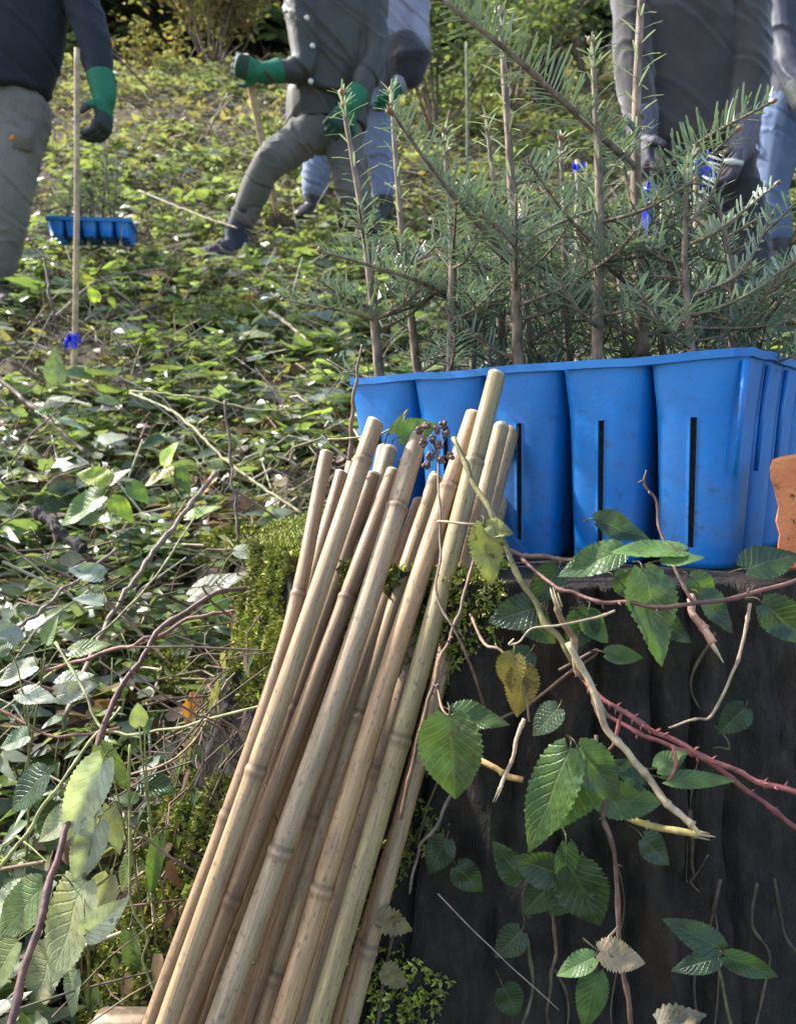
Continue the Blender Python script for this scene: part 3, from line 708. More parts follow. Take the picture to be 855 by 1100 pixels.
for c_, r_, px, ty, lab in ((3, 1, 522, 128, 'fir sapling second from the leaning pair in the inner row, with sparse pale needles'), (2, 1, 602, 150, 'dense fir sapling half hidden between the two tallest stems'), (0, 1, 770, 215, 'bushy fir sapling against the black trousers'),
                           (0, 2, 806, 290, 'lowest bushy fir sapling at the right tray edge'), (1, 2, 668, 170, 'fir sapling hidden behind the thickest stem, with blue ribbon beside it'), (2, 2, 630, 190, 'bushy fir sapling behind the straight stem with the fat bud'),
                           (3, 2, 568, 195, 'fir sapling deep in the tray, behind the slender long branched one'), (4, 2, 500, 200, 'fir sapling at the back corner above the short drooping one'), (1, 3, 722, 225, 'fir sapling at the far tray edge before the dark trousers'),
                           (2, 3, 655, 235, 'fir sapling at the far tray edge between the two thick stems'), (3, 3, 590, 240, 'fir sapling at the far tray edge, beside the blue ribbon ends'), (4, 3, 532, 250, 'fir sapling at the far tray edge behind the drooping branch')):
    b = cell_pt(c_, r_); sapling(lab, b, P(px, ty, b.y) + V((0, 0, 0)), .0045, 9 if r_ < 3 else 7, .6, brl=.105, lowdens=.9)

# ================================================================ BAMBOO CANES LEANING ON THE TRAY
CANES = [  # label, (top) , (x at y=711), (x at y=1095), width top/bottom px, layer, colour, node rows (py)
 ('greyish brown bamboo cane with the lowest cut top, outermost on the mossy side', (351, 488), 301, 163, 15, 17, 1, (.37, .275, .175), (640, 880)),
 ('slim bamboo cane tucked between the outermost cane and the tall tan one', (367, 509), 309, 196, 14, 17, 2, (.36, .275, .19), (655,)),
 ('broad tan bamboo cane with a ring below its cut top, third from the mossy side', (403, 455), 316, 181, 19, 25, 0, (.42, .315, .195), (493, 832)),
 ('shaded brown bamboo cane just behind the broad tan one', (400, 511), 331, 206, 15, 18, 2, (.31, .235, .155), (760,)),
 ('pale grey bamboo cane peeping out behind the tan and purple canes', (418, 484), 352, 216, 17, 18, 3, (.40, .34, .26), (600, 1000)),
 ('dark purplish bamboo cane with mottled skin', (423, 508), 347, 202, 18, 20, 1, (.31, .23, .15), (645, 966)),
 ('thick grey buff bamboo cane in the middle of the bundle, topped by dried berries', (449, 470), 374, 236, 21, 29, 0, (.43, .345, .245), (545, 914)),
 ('short brown bamboo cane with its cut top below the dried berries', (451, 539), 390, 264, 16, 20, 1, (.34, .23, .135), (880,)),
 ('spotted tan bamboo cane with a dark split near a ring', (468, 515), 404, 283, 17, 20, 1, (.43, .325, .20), (770, 1050)),
 ('orange tan bamboo cane with a knobbly ring near its top', (509, 447), 421, 304, 20, 27, 0, (.48, .335, .195), (528, 955)),
 ('weathered grey bamboo cane sunk between the orange tan and the greenish one', (500, 474), 440, 327, 16, 19, 2, (.34, .275, .20), (830,)),
 ('tallest bamboo cane, greenish with a smooth pale top', (533, 404), 453, 343, 19, 27, 0, (.39, .34, .18), (500, 798)),
 ('buff bamboo cane with the second tallest top, nearest the dark hollow', (538, 460), 476, 376, 17, 21, 1, (.42, .33, .22), (640, 1018)),
 ('grey buff bamboo cane close behind the tallest, with a chipped top', (551, 458), 482, 366, 17, 20, 2, (.38, .315, .225), (600,)),
 ('stubby pale bamboo cane at the tray side of the bundle', (547, 506), 490, 372, 16, 19, 3, (.40, .35, .245), (640,)),
 ('bamboo cane almost hidden at the back, top just left of the tan one', (379, 497), 325, 214, 14, 16, 3, (.37, .30, .22), ()),
 ('bamboo cane with a small round top between the pale grey and the thick middle one', (412, 482), 362, 246, 14, 16, 4, (.38, .31, .23), ()),
 ('thin bamboo cane at the back, beside the short brown one', (434, 498), 383, 258, 14, 16, 3, (.33, .26, .19), ()),
 ('bamboo cane at the back just under the twig of dried berries', (484, 514), 416, 295, 15, 17, 3, (.36, .28, .20), (620,)),
 ('bamboo cane at the back, wedged against the tray by the orange tan one', (470, 505), 430, 316, 14, 16, 4, (.32, .25, .18), ()),
]
for lab, (tx, ty), xm, xb, wt, wb, lay, col, nds in CANES:
    dt = .755 + .024 * lay; db = .568 + .020 * lay
    pt = P(tx, ty, dt); f = (711 - ty) / (1095 - ty)
    pb = P(xb, 1095, db); zz = pt.z + (pb.z - pt.z) * .57
    dm = dt + (db - dt) * .55
    pm = P(xm, 711, dm)
    ax = (pb - pm).normalized(); e = pb.copy()
    while e.z > gh(e.x, e.y) - .01 and e.z > .2: e += ax * .01
    pts = cr([pt, pm, pb, e], 120)
    r0 = wt / 2 * dt / F; r1 = wb / 2 * db / F
    nz_ = []
    for ny in nds:
        best = min(range(120), key=lambda i: abs((550 - F * ((pts[i].z - 1) * CP + pts[i].y * SP) / (pts[i].y * CP - (pts[i].z - 1) * SP)) - ny)); nz_.append(best)
    # finer rings near nodes
    rad, nd = [], []
    LN = (pt - e).length
    ts = sorted(set([i / 119 for i in range(120)] + [n / 119 + o for n in nz_ for o in (-.006, -.0035, -.0018, 0, .0018, .0035, .006)]))
    ts = [t for t in ts if 0 <= t <= 1]
    def ev(t): k = t * 119; a = min(int(k), 118); return pts[a].lerp(pts[a + 1], k - a)
    pp = [ev(t) for t in ts]
    for t in ts:
        r = r0 + (r1 - r0) * min(1, t / .78); g = 0
        for n in nz_:
            x = (t - n / 119) * LN
            r *= 1 + .10 * math.exp(-(x / .0030) ** 2) - .07 * math.exp(-((x + .0048) / .0022) ** 2) + .035 * math.exp(-(x / .012) ** 2)
            g = max(g, math.exp(-((x + .004) / .0022) ** 2), .55 * math.exp(-((x - .003) / .003) ** 2))
        rad.append(r); nd.append(g)
    c = thing('bamboo_cane', lab, 'bamboo cane', e, 'bamboo canes leaning on the blue tray')
    mb = MB(); tube(mb, pp, rad, 20, 0, col, cap=False, node=nd); mb.build('shaft', M['bamboo'], c)
    # cut top: ring of wall and a hollow
    ax = (pp[0] - pp[1]).normalized(); u = ax.orthogonal().normalized(); v_ = ax.cross(u); mb = MB(); n = 20; vs_ = []; r = rad[0]
    til = u * random.uniform(-.25, .25) + v_ * random.uniform(-.25, .25)
    for rr, h in ((1.0, .0), (.985, .0012), (.93, .002), (.42, .0017), (.38, -.006), (.0, -.008)):
        for j in range(n):
            a = 2 * math.pi * j / n; o = (u * math.cos(a) + v_ * math.sin(a)) * r * rr
            vs_.append(pp[0] + o + ax * (h + o.dot(til) * (1 if h > 0 else 0)))
    mb.add(vs_, [(i * n + j, i * n + (j + 1) % n, (i + 1) * n + (j + 1) % n, (i + 1) * n + j) for i in range(5) for j in range(n)])
    mb.build('cut_end', M['cane_end'], c)
# short rounded stake standing at the foot of the canes
d = .66; a, bq = P(98, 1089, d), P(168, 1089, d); wd = (bq - a).x; t = thing('wooden_stake', 'pale wooden stake with a rounded top at the foot of the canes', 'stake', G(a.x + wd / 2, d))
bm_ = MB(); vs_ = []; zt = a.z; zb = gh(a.x, d) - .03; prof = []
for i in range(9): an = math.pi / 2 * i / 8; prof.append((a.x + .012 - .012 * math.cos(an - 0) , zt - .012 + .012 * math.sin(an)))
prof += [(2 * a.x + wd - x, z) for x, z in prof[::-1]]
prof = [(a.x, zb)] + prof + [(a.x + wd, zb)]
n = len(prof)
for k, (yy, s) in enumerate(((d - .011, .96), (d - .009, 1), (d + .009, 1), (d + .011, .96))):
    cx = a.x + wd / 2; vs_ += [(cx + (x - cx) * s, yy, zt + (z - zt) * 1.0 - (1 - s) * .05) for x, z in prof]
fs = [(k * n + i, (k + 1) * n + i, (k + 1) * n + (i + 1) % n, k * n + (i + 1) % n) for k in range(3) for i in range(n)] + [tuple(range(n)), tuple(3 * n + i for i in range(n))[::-1]]
bm_.add(vs_, fs); bm_.build('stake', M['wood'], t)

# orange block propped against the tray corner
m, tt, bs, oo = nodes('orange_paint')
ch = nz(tt, 85, 6, None, .7); big = nz(tt, 30, 4)
colr = ramp(tt, big, [(.3, (.58, .15, .04)), (.7, (.74, .25, .085))])
colr = mix(tt, ramp(tt, ch, [(.60, BK), (.66, WH)]), colr, (.06, .028, .02)); L(tt, colr, bs.inputs['Base Color']); bs.inputs['Roughness'].default_value = .65
bump(tt, mth(tt, 'ADD', ramp(tt, ch, [(.58, WH), (.68, BK)]), nz(tt, 220, 3)), .5, .0025, bs)
d0 = .675
ol = [(829, 494), (838, 491), (850, 489), (868, 486), (890, 486), (905, 490), (908, 560), (904, 608), (880, 613), (858, 613), (843, 613), (836, 605), (834, 590), (836, 575), (832, 560), (835, 545), (831, 528), (827, 515), (826, 503)]
t = thing('orange_block', 'chipped orange painted block standing against the blue tray corner', 'block', P(865, 613, d0 + .012)); mb = MB(); n = len(ol); vs_ = []
for s, dy in ((.95, 0), (1, .004), (1, .022), (.95, .026)):
    for x, y in ol:
        p = P(866 + (x - 866) * s, 551 + (y - 551) * s, d0); vs_.append(p + V((dy * .5, dy, 0)))
mb.add(vs_, [(k * n + i, k * n + (i + 1) % n, (k + 1) * n + (i + 1) % n, (k + 1) * n + i) for k in range(3) for i in range(n)][::1] + [tuple(range(n))[::-1], tuple(3 * n + i for i in range(n))])
mb.build('body', M_or if 'M_or' in globals() else m, t, smooth=False)
# ================================================================ BRAMBLES OVER THE STUMP
M['worn_leaf'] = leaf_mat('worn_leaf', 0.42, 0.3, 0.5, spots=0.6)
BIG = [leaf_grid(1, w_, 30, 4, .05, f_, a_, quilt=.028, curl=.05, shape=.5) for w_, f_, a_ in ((.62, .22, .22), (.74, .12, .15), (.55, .35, .35), (.68, .18, .05))]
def bleaf(parent, bx, by, tx, ty, wpx, d, col, dd=0.0, nrm=(0, -1, .55), mat='leaf', label=None, twist=.25, petiole=True, fold=None, serr=.085):
    b = P(bx, by, d); e = P(tx, ty, d + dd); y = e - b; ln = y.length
    wd = wpx * d / F; n = V(nrm) + V((random.gauss(0, twist), random.gauss(0, twist * .5), random.gauss(0, twist)))
    tpl = leaf_grid(1, min(1.05, wd / ln * 1.2), 36, 4, serr * .55, random.uniform(.08, .3) if fold is None else fold, random.uniform(.02, .25), quilt=random.uniform(.010, .022), curl=random.uniform(.03, .14), shape=random.uniform(.35, .7))
    mb = MB(); c = var(col, .2); put(mb, tpl, b, y, n, ln, c)
    if petiole: tube(mb, cr([b + y * .02, b - y.normalized() * .004 + V((0, .003, .001)), b - y.normalized() * .007 + V((0, .018, -.004))], 6), [.0006, .0007], 5, 0, (.09, .085, .04), cap=False)
    if mat == 'leaf' and random.random() < .22: mat = 'worn_leaf'
    return tag(mb.build('leaf', M[mat], parent), label)
def stem_part(parent, pts, r0, r1, tint, name='stem', ns=8, n=40, mat='bramble_stem', jit=.08, thorns=0, tc=None):
    mb = MB(); ps = cr(pts, n); am = min(.0032, 1.1 * r0); sd = random.random() * 90
    ln = sum((a - b).length for a, b in zip(ps, ps[1:])); q = 0
    for i in range(1, n - 1):
        q = i / n * ln; k = min(1, 3 * i / n, 3 * (n - i) / n)
        ps[i] = ps[i] + V((noise.noise(V((q * 38, sd, 0))), noise.noise(V((q * 38, sd, 5))), noise.noise(V((q * 38, sd, 9))))) * am * 2.2 * k
    rr = [(r0 + (r1 - r0) * i / (n - 1)) * (1 + .16 * noise.noise(V((i / n * ln * 90, sd, 2))) + (.35 if i % max(7, int(n * .028 / max(ln, .03))) == 4 else 0)) for i in range(n)]
    tube(mb, ps, rr, ns, 0, tint, jit=jit); fr = frames(ps)
    for i in range(thorns):
        k = random.randrange(1, n - 1); a = random.random() * 6.28; T, u, v_ = fr[k]; o = u * math.cos(a) + v_ * math.sin(a); r = r0 + (r1 - r0) * k / n
        q = ps[k] + o * r * .7; tube(mb, [q, q + o * .0022 - T * .0004, q + o * .0042 - T * .0014], [.0011, .0006, .0001], 5, 0, tc or tint)
    return mb.build(name, M[mat], parent)
def PX_(l): return [P(*q) for q in l]
PUR, RED, BRN, GRB, PALE = (.16, .075, .07), (.26, .085, .075), (.15, .10, .065), (.20, .18, .075), (.42, .33, .22)
LG, LD, LB, LY = (.075, .13, .045), (.035, .068, .028), (.095, .165, .05), (.30, .30, .10)
def shoot(label, pts, r0, r1, tint, thorns=0, cat='bramble', name='bramble_shoot', grp='bramble shoots over the stump', **kw):
    ps = PX_(pts); t = thing(name, label, cat, ps[0], grp); stem_part(t, ps, r0, r1, tint, thorns=thorns, **kw); return t
A = shoot('purple bramble shoot arching below the tray, with the cluster of broad leaves', [(900, 600, .60), (855, 622, .585), (790, 642, .57), (720, 650, .565), (660, 648, .575), (625, 640, .585), (594, 628, .60), (560, 600, .63)], .0017, .0013, PUR, 10)
for a in ((668, 592, 598, 618, 46, .60, LG, 0, (-.2, -1, .6)), (735, 592, 655, 592, 40, .575, LB, 0, (0, -.8, 1)), (712, 604, 757, 598, 26, .565, LB, 0, (0, -.7, 1)), (690, 612, 714, 716, 84, .585, LG, -.015, (.2, -1, .5)),
          (752, 640, 792, 678, 46, .61, LD, .0, (.2, -1, .4)), (650, 702, 692, 706, 24, .585, LG, 0, (0, -1, .6)), (578, 652, 524, 668, 46, .62, LD, .0, (-.2, -1, .5)), (640, 560, 700, 578, 40, .635, LD, .02, (0, -.8, .8)), (632, 655, 612, 700, 52, .60, LD), (800, 612, 862, 590, 52, .635, LD, .02, (0, -.8, .9)), (818, 648, 870, 690, 50, .60, LD)):
    bleaf(A, *a)
bleaf(A, 625, 660, 655, 690, 44, .60, LG)
for a in ((560, 660, 600, 690, 44, .625, LD), (700, 660, 745, 690, 40, .62, LD), (600, 610, 570, 650, 40, .63, LD), (740, 620, 770, 650, 44, .625, LG), (660, 620, 690, 640, 40, .61, LG)): bleaf(A, *a)
B = shoot('red thorny bramble shoot crossing the dark hollow, with a toothed leaf trio', [(930, 880, .52), (855, 852, .53), (780, 825, .54), (700, 785, .55), (642, 746, .565), (618, 720, .59)], .0021, .0016, RED, 46)
for a in ((612, 805, 562, 920, 66, .55, LB, 0, (-.3, -1, .4)), (620, 802, 668, 862, 54, .548, LG, 0, (.3, -1, .7)), (628, 815, 580, 905, 84, .572, LD, 0, (.1, -1, .4)), (705, 826, 738, 806, 30, .545, LB, 0, (0, -1, .9)), (715, 838, 792, 838, 26, .54, LB, 0, (0, -.8, 1)),
          (640, 858, 712, 862, 46, .575, LG, 0, (.1, -1, .6)), (690, 842, 655, 815, 40, .565, LD)):
    bleaf(B, *a)
stem_part(B, PX_([(620, 802, .55), (632, 810, .555), (655, 800, .56), (668, 762, .558)]), .0010, .0012, RED, 'leaf_stalk', n=14)
stem_part(B, PX_([(722, 800, .545), (724, 822, .54), (716, 840, .54)]), .0014, .0010, RED, 'leaf_stalk', n=10)
B2 = shoot('dark red bramble shoot running below the thorny one out of the hollow', [(930, 930, .53), (855, 888, .545), (800, 848, .56), (745, 812, .575), (690, 790, .595), (640, 760, .62)], .0020, .0018, (.17, .05, .05), 14)
Cc = shoot('upright brown bramble shoot in the dark hollow, bearing a half withered leaf', [(690, 1180, .535), (676, 1100, .54), (666, 1000, .55), (655, 900, .56), (645, 850, .575), (640, 790, .60)], .0018, .0014, (.13, .075, .06), 8)
for a in ((625, 930, 590, 985, 60, .60, LD), (590, 950, 560, 985, 44, .605, LD), (600, 938, 548, 922, 48, .585, LD), (612, 925, 645, 1000, 72, .59, LD), (608, 905, 606, 960, 34, .58, LD), (560, 945, 530, 905, 40, .60, LD)): bleaf(Cc, *a)
for a in ((638, 1028, 597, 1048, 30, .535, LB), (640, 1044, 626, 1112, 42, .53, LG)): bleaf(Cc, *a)
bleaf(Cc, 643, 1022, 695, 1034, 40, .535, (.34, .25, .15), mat='spotted_leaf', label='half withered straw coloured leaf', serr=.16)
stem_part(Cc, PX_([(640, 1042, .535), (644, 1022, .537), (664, 995, .549)]), .0009, .0010, (.20, .13, .10), 'leaf_stalk', n=10)
for a in ((570, 700, 540, 725, 44, .625, LD), (600, 760, 570, 790, 46, .62, LD), (690, 900, 720, 930, 40, .60, LD), (560, 1000, 530, 1030, 44, .60, LD), (480, 900, 460, 940, 40, .62, LD), (490, 930, 520, 960, 40, .62, LD), (800, 760, 770, 790, 40, .63, LD), (540, 1060, 560, 1095, 44, .59, LD)): bleaf(Cc, *a)
Dd = shoot('dim bramble sprig of three oval leaves low in the shade of the stump', [(800, 1160, .56), (775, 1060, .56), (768, 1022, .56), (752, 1012, .565)], .0012, .0009, (.10, .10, .05))
for a in ((775, 1020, 715, 988, 40, .56, LD), (772, 1028, 720, 1044, 30, .555, LD), (778, 1026, 836, 1050, 32, .555, LD)): bleaf(Dd, *a)
E1 = shoot('bramble shoot behind the canes carrying a glossy toothed leaf pair', [(430, 880, .60), (452, 780, .60), (478, 700, .615), (498, 640, .64), (520, 560, .68)], .0016, .0012, (.17, .10, .07), 10)
for a, k in (((483, 768, 488, 862, 84, .575, LB, 0, (-.2, -1, .5)), {}), ((486, 765, 548, 778, 44, .585, LG, 0, (.2, -1, .9)), {})): bleaf(E1, *a, **k)
stem_part(E1, PX_([(484, 770, .578), (476, 762, .585), (470, 735, .61)]), .0009, .001, (.2, .12, .07), 'leaf_stalk', n=8)
F1 = shoot('yellowed bramble leaf hanging on a broken twig beside the leaf pair', [(568, 775, .575), (562, 735, .578), (540, 700, .585), (520, 690, .60), (505, 660, .635)], .0009, .0012, (.24, .15, .10))
bleaf(F1, 552, 702, 545, 742, 66, .575, (.26, .20, .045), mat='spotted_leaf', label='yellow brown blotched leaf', serr=.13)
bleaf(F1, 562, 715, 556, 772, 44, .577, (.17, .115, .04), mat='spotted_leaf', label='brown withered leaf', serr=.13)
# twigs and broken stalks
def twig(label, pts, r0, r1, tint, name='dead_twig', cat='twig', thorns=0, grp='dead twigs round the stump', pale_end=False, **kw):
    ps = PX_(pts); t = thing(name, label, cat, ps[0], grp); stem_part(t, ps, r0, r1, tint, name='stem', thorns=thorns, jit=.2, **kw)
    if pale_end:
        e = ps[-1]; dr = (ps[-1] - ps[-2]).normalized(); mb = MB()
        for _ in range(5):
            o = V((random.gauss(0, 1), random.gauss(0, 1), random.gauss(0, 1))) * r1 * .5; tube(mb, [e + o - dr * .004, e + o * 1.2 + dr * random.uniform(.004, .012)], [r1 * .45, r1 * .1], 5, 0, (.62, .5, .33))
        mb.build('splintered_end', M['bramble_stem'], t)
    return t
twig('long olive brown stalk slanting down from the canes past the tray', [(487, 470, .68), (515, 530, .65), (545, 592, .63), (580, 660, .61), (612, 705, .60), (650, 770, .60)], .0022, .0026, GRB)
twig('splintered brown stalk end pointing up under the tray', [(645, 770, .585), (628, 725, .58), (612, 690, .578), (598, 648, .575)], .0026, .0022, (.22, .14, .085), pale_end=True)
twig('long broken pale stalk pointing down into the dark hollow', [(610, 690, .57), (640, 750, .56), (668, 805, .55), (705, 850, .54), (744, 887, .53)], .0022, .0026, PALE, pale_end=True)
twig('short cut bramble stub with a pale pink end under the purple shoot', [(742, 640, .60), (750, 665, .58), (766, 691, .565)], .0026, .0032, (.36, .20, .15), pale_end=True)
twig('thin wavy grey twig dangling below the purple shoot', [(805, 648, .57), (800, 680, .565), (785, 720, .56), (768, 768, .557), (745, 772, .556), (718, 782, .555)], .0014, .0007, (.30, .23, .17))
twig('pale curly tendril reaching out from the splintered stalk', [(660, 656, .57), (640, 664, .565), (602, 671, .56), (572, 675, .56), (558, 690, .56), (546, 692, .56), (552, 686, .56)], .0009, .0006, (.42, .33, .22))
twig('short pale twig hanging below the yellowed leaf', [(563, 772, .572), (552, 810, .567), (536, 851, .562)], .0016, .0014, (.38, .27, .2), pale_end=True)
twig('short yellowish broken stalk behind the toothed leaf trio', [(500, 812, .61), (530, 824, .59), (562, 838, .58)], .0024, .0024, (.40, .26, .11))
twig('broken yellow green stalk with a frayed tip below the leaf trio', [(655, 874, .585), (690, 884, .57), (750, 897, .555)], .0024, .0026, (.34, .27, .10), pale_end=True)
twig('thin upright hooked twig before the blue tray', [(745, 650, .585), (725, 612, .60), (708, 570, .62), (705, 540, .625), (692, 520, .625), (694, 505, .625)], .0014, .0007, (.16, .09, .075), thorns=3)
twig('brown twig lying along the foot of the tray', [(528, 588, .72), (570, 597, .70), (615, 602, .68)], .0022, .0022, (.2, .13, .10))
twig('thin dark shoot crossing behind the leaf pair', [(600, 720, .63), (640, 700, .625), (560, 760, .64), (480, 800, .66)], .0014, .0012, (.13, .08, .06))
twig('thin brown twig leaning against the narrow tray end', [(375, 495, .80), (380, 430, .80), (389, 370, .80)], .0022, .0012, (.20, .13, .09))
twig('faint thread like twig low in the dark hollow', [(470, 960, .60), (530, 1020, .58), (600, 1085, .57)], .0006, .0005, (.22, .18, .15))
twig('dark root like twig curving down the front of the stump', [(500, 800, .64), (480, 870, .62), (450, 910, .61), (440, 960, .6)], .0016, .001, (.12, .09, .07))
for i in range(13):                                           # fine roots hanging down the rotten face
    an = R(random.uniform(232, 312)); z = random.uniform(.55, .84); pts = []
    for k in range(6): pts.append(stump_pt(an + R(random.gauss(0, 1.6)), z - .05 * k * random.uniform(.6, 1.2), .004 + .004 * random.random()))
    stem_part(stump, pts, random.uniform(.0008, .002), .0005, var((.09, .065, .045), .3), 'root', ns=6)
# twig with dried berries in front of the canes
ps = PX_([(462, 468, .715), (470, 490, .70), (472, 540, .665), (473, 590, .64), (470, 635, .62), (490, 680, .60), (506, 715, .60), (520, 760, .62)])
bt = thing('berry_twig', 'thin dark twig with dried brown berries in front of the canes', 'berry twig', ps[-1]); stem_part(bt, ps, .0008, .0011, (.16, .10, .08))
for x, y in ((450, 462), (458, 458), (468, 462), (476, 456), (464, 472), (480, 466), (472, 478), (455, 476), (462, 490), (474, 494), (484, 490), (458, 500)):
    p = P(x, y, .712 - (y - 460) * .0004); mb = MB()
    for _ in range(9):
        o = V((random.gauss(0, 1), random.gauss(0, 1), random.gauss(0, 1))).normalized() * .0024; s_ = .0022
        tube(mb, [p + o + V((0, 0, k * s_)) for k in (-1, -.6, 0, .6, 1)], [.0002, s_ * .8, s_, s_ * .8, .0002], 6, 0, var((.13, .075, .065), .3))
    tube(mb, [p, p.lerp(ps[1], .9)], [.0005, .0006], 4, 0, (.2, .13, .1)); mb.build('berry', M['bramble_stem'], bt)
yl = shoot('side twig with a pale yellow green leaf hanging before the canes', [(470, 560, .655), (500, 562, .64), (518, 566, .635), (545, 572, .632)], .0011, .0009, (.30, .22, .14), grp='bramble shoots over the stump')
bleaf(yl, 520, 562, 528, 630, 44, .632, (.25, .25, .09), mat='spotted_leaf', serr=.15); bleaf(yl, 522, 566, 552, 572, 30, .63, (.30, .30, .12), mat='spotted_leaf')
gl = shoot('slender shoot with one folded green leaf above the cane tops', [(352, 472, .79), (385, 470, .78), (420, 462, .76), (438, 440, .755)], .0010, .0008, (.34, .32, .16))
bleaf(gl, 428, 470, 470, 455, 34, .75, LB); bleaf(gl, 418, 466, 440, 438, 9, .755, (.2, .25, .07))

# ================================================================ PLANTS AND STICKS LEFT OF THE CANES
YG, GG, WG, GRY = (.30, .38, .05), (.10, .17, .045), (.40, .40, .33), (.26, .30, .27)  # WG, GRY: pale withered leaves, plus glare and sky sheen painted in
UPN = (-.15, -.75, 1)
def plant(label, base, leaves, d, stem=(.20, .20, .08), cat='plant', name='leafy_plant', grp='leafy plants on the slope', nrm=UPN, spread=.03, r=.0012):
    "a plant rooted on the ground; leaves are given where they show, each with a stalk to the main stem"
    xs_ = [a[0] for a in leaves]; ys_ = [a[1] for a in leaves]; mx, my = sum(xs_) / len(xs_), sum(ys_) / len(ys_)
    g = Gp(*base) if isinstance(base, tuple) else base
    t = thing(name, label, cat, g, grp); top = P(mx, my, d); mb = MB()
    tube(mb, cr([g - V((0, 0, .01)), g.lerp(top, .5) + V((.006, 0, .01)), top], 12), [r * 1.5, r], 6, 0, stem)
    for a in leaves:
        q = P(a[0], a[1], d + (a[6] if len(a) > 6 else 0)); tube(mb, cr([top.lerp(g, .12), top.lerp(q, .5) + V((0, 0, .004)), q], 7), [r * .8, r * .5], 5, 0, stem)
    mb.build('stem', M['bramble_stem'], t)
    for a in leaves: bleaf(t, *a[:5], d + (a[6] if len(a) > 6 else 0), a[5], nrm=nrm, twist=spread * 8, serr=.07)
    return t
plant('yellow green bramble plant with five sunlit leaves, some browning', (122, 600), [(118, 516, 82, 506, 36, YG), (112, 532, 62, 562, 42, GG), (118, 520, 140, 502, 22, (.16, .2, .06)), (120, 535, 144, 560, 26, YG, -.01), (140, 520, 160, 540, 24, GG)], 1.45)
plant('bright plant with round lime leaf and one browning leaf on the slope', (185, 580), [(176, 500, 190, 474, 28, YG), (186, 506, 152, 520, 28, (.24, .2, .06), .01), (192, 502, 204, 532, 18, GG), (200, 556, 238, 542, 18, (.24, .34, .07))], 1.5)
plant('single pale green leaf standing beside the tall thin pole', (66, 440), [(62, 412, 58, 372, 30, (.20, .26, .10))], 2.2)
plant('pair of leaves with bluish sky sheen in their colour on the open slope, left of the arched bramble', (112, 672), [(112, 618, 72, 610, 26, GRY), (112, 648, 78, 640, 24, GRY)], 1.15, nrm=(-.1, -.5, 1))
plant('broad leaves with whitish sun glare in their colour beside the cane bundle', (230, 668), [(252, 592, 284, 596, 20, WG), (205, 640, 268, 612, 34, WG, .02), (240, 640, 225, 668, 22, GG)], 1.02)
plant('nettle like plant with large pale leaves in the near corner', V((-.33, .78, gh(-.33, .78))), [(112, 815, 66, 908, 54, WG), (108, 880, 76, 955, 48, (.33, .34, .26)), (92, 945, 50, 1060, 84, (.34, .37, .22)), (92, 1005, 138, 965, 40, WG, -.02), (48, 950, -4, 1010, 60, (.20, .26, .11)), (82, 1040, 70, 1095, 50, (.22, .26, .16))], .70, nrm=(-.3, -1, .7), spread=.04)
plant('green leaf and hanging leaflets on a pale runner near the arched bramble', V((-.24, .76, gh(-.24, .76))), [(108, 800, 140, 850, 36, (.16, .23, .07)), (172, 900, 160, 968, 24, (.15, .21, .06)), (140, 920, 128, 960, 26, (.14, .19, .07)), (118, 865, 128, 920, 26, (.24, .26, .18))], .735, nrm=(-.2, -1, .5))
plant('round toothed leaf with white veins at the near slope edge', V((-.44, .88, gh(-.44, .88))), [(32, 790, -2, 802, 32, (.13, .18, .1)), (20, 745, 62, 752, 30, WG), (60, 748, 105, 735, 28, WG, .02), (10, 700, -20, 690, 30, (.16, .2, .12))], .86)
plant('leaves with white glare in their colour beside the blue ribbon', (80, 470), [(55, 428, 98, 432, 18, WG), (62, 450, 95, 462, 18, GRY), (40, 440, 66, 446, 16, GG)], 1.95, nrm=(-.2, -.4, 1))
plant('small bright yellow leaves at the foot of the tall thin pole', (98, 345), [(96, 305, 86, 292, 15, (.42, .42, .05)), (104, 324, 96, 306, 16, (.36, .42, .06)), (118, 320, 124, 332, 9, YG)], 2.55)
plant('pale toothed leaves crowding the near corner below the pale stalk', V((-.42, .80, gh(-.42, .80))), [(30, 960, -20, 985, 66, (.34, .37, .24)), (60, 1020, 30, 1085, 70, (.31, .33, .23)), (20, 1010, -20, 1070, 60, (.20, .25, .12)), (118, 940, 100, 985, 40, (.35, .36, .29)), (140, 1000, 150, 1060, 40, (.16, .21, .08)), (80, 870, 40, 905, 40, (.27, .3, .2)), (100, 1060, 110, 1110, 46, (.2, .25, .11))], .745, nrm=(-.3, -1, .8), spread=.05)
plant('whitish leaves along the left edge above the red brown stick', V((-.50, .98, gh(-.50, .98))), [(40, 715, -5, 735, 34, WG), (60, 735, 100, 722, 28, WG), (20, 690, -18, 668, 34, GRY), (75, 700, 120, 690, 26, GG), (50, 690, 62, 660, 26, (.18, .24, .1))], .95, nrm=(-.2, -.8, 1))
plant('shaded dark leaves low at the near left corner', V((-.36, .84, gh(-.36, .84))), [(50, 830, 10, 870, 50, LD), (60, 860, 50, 920, 50, LD), (150, 840, 190, 850, 40, LD), (160, 1040, 120, 1070, 44, LD), (180, 985, 215, 1010, 40, LD), (130, 1050, 165, 1090, 40, LD)], .82)
plant('heart shaped green leaf low in front of the mossy flank', V((-.20, .74, gh(-.20, .74))), [(172, 1070, 140, 1095, 30, GG), (150, 780, 148, 755, 26, (.26, .3, .16)), (156, 786, 165, 770, 16, GG)], .74)
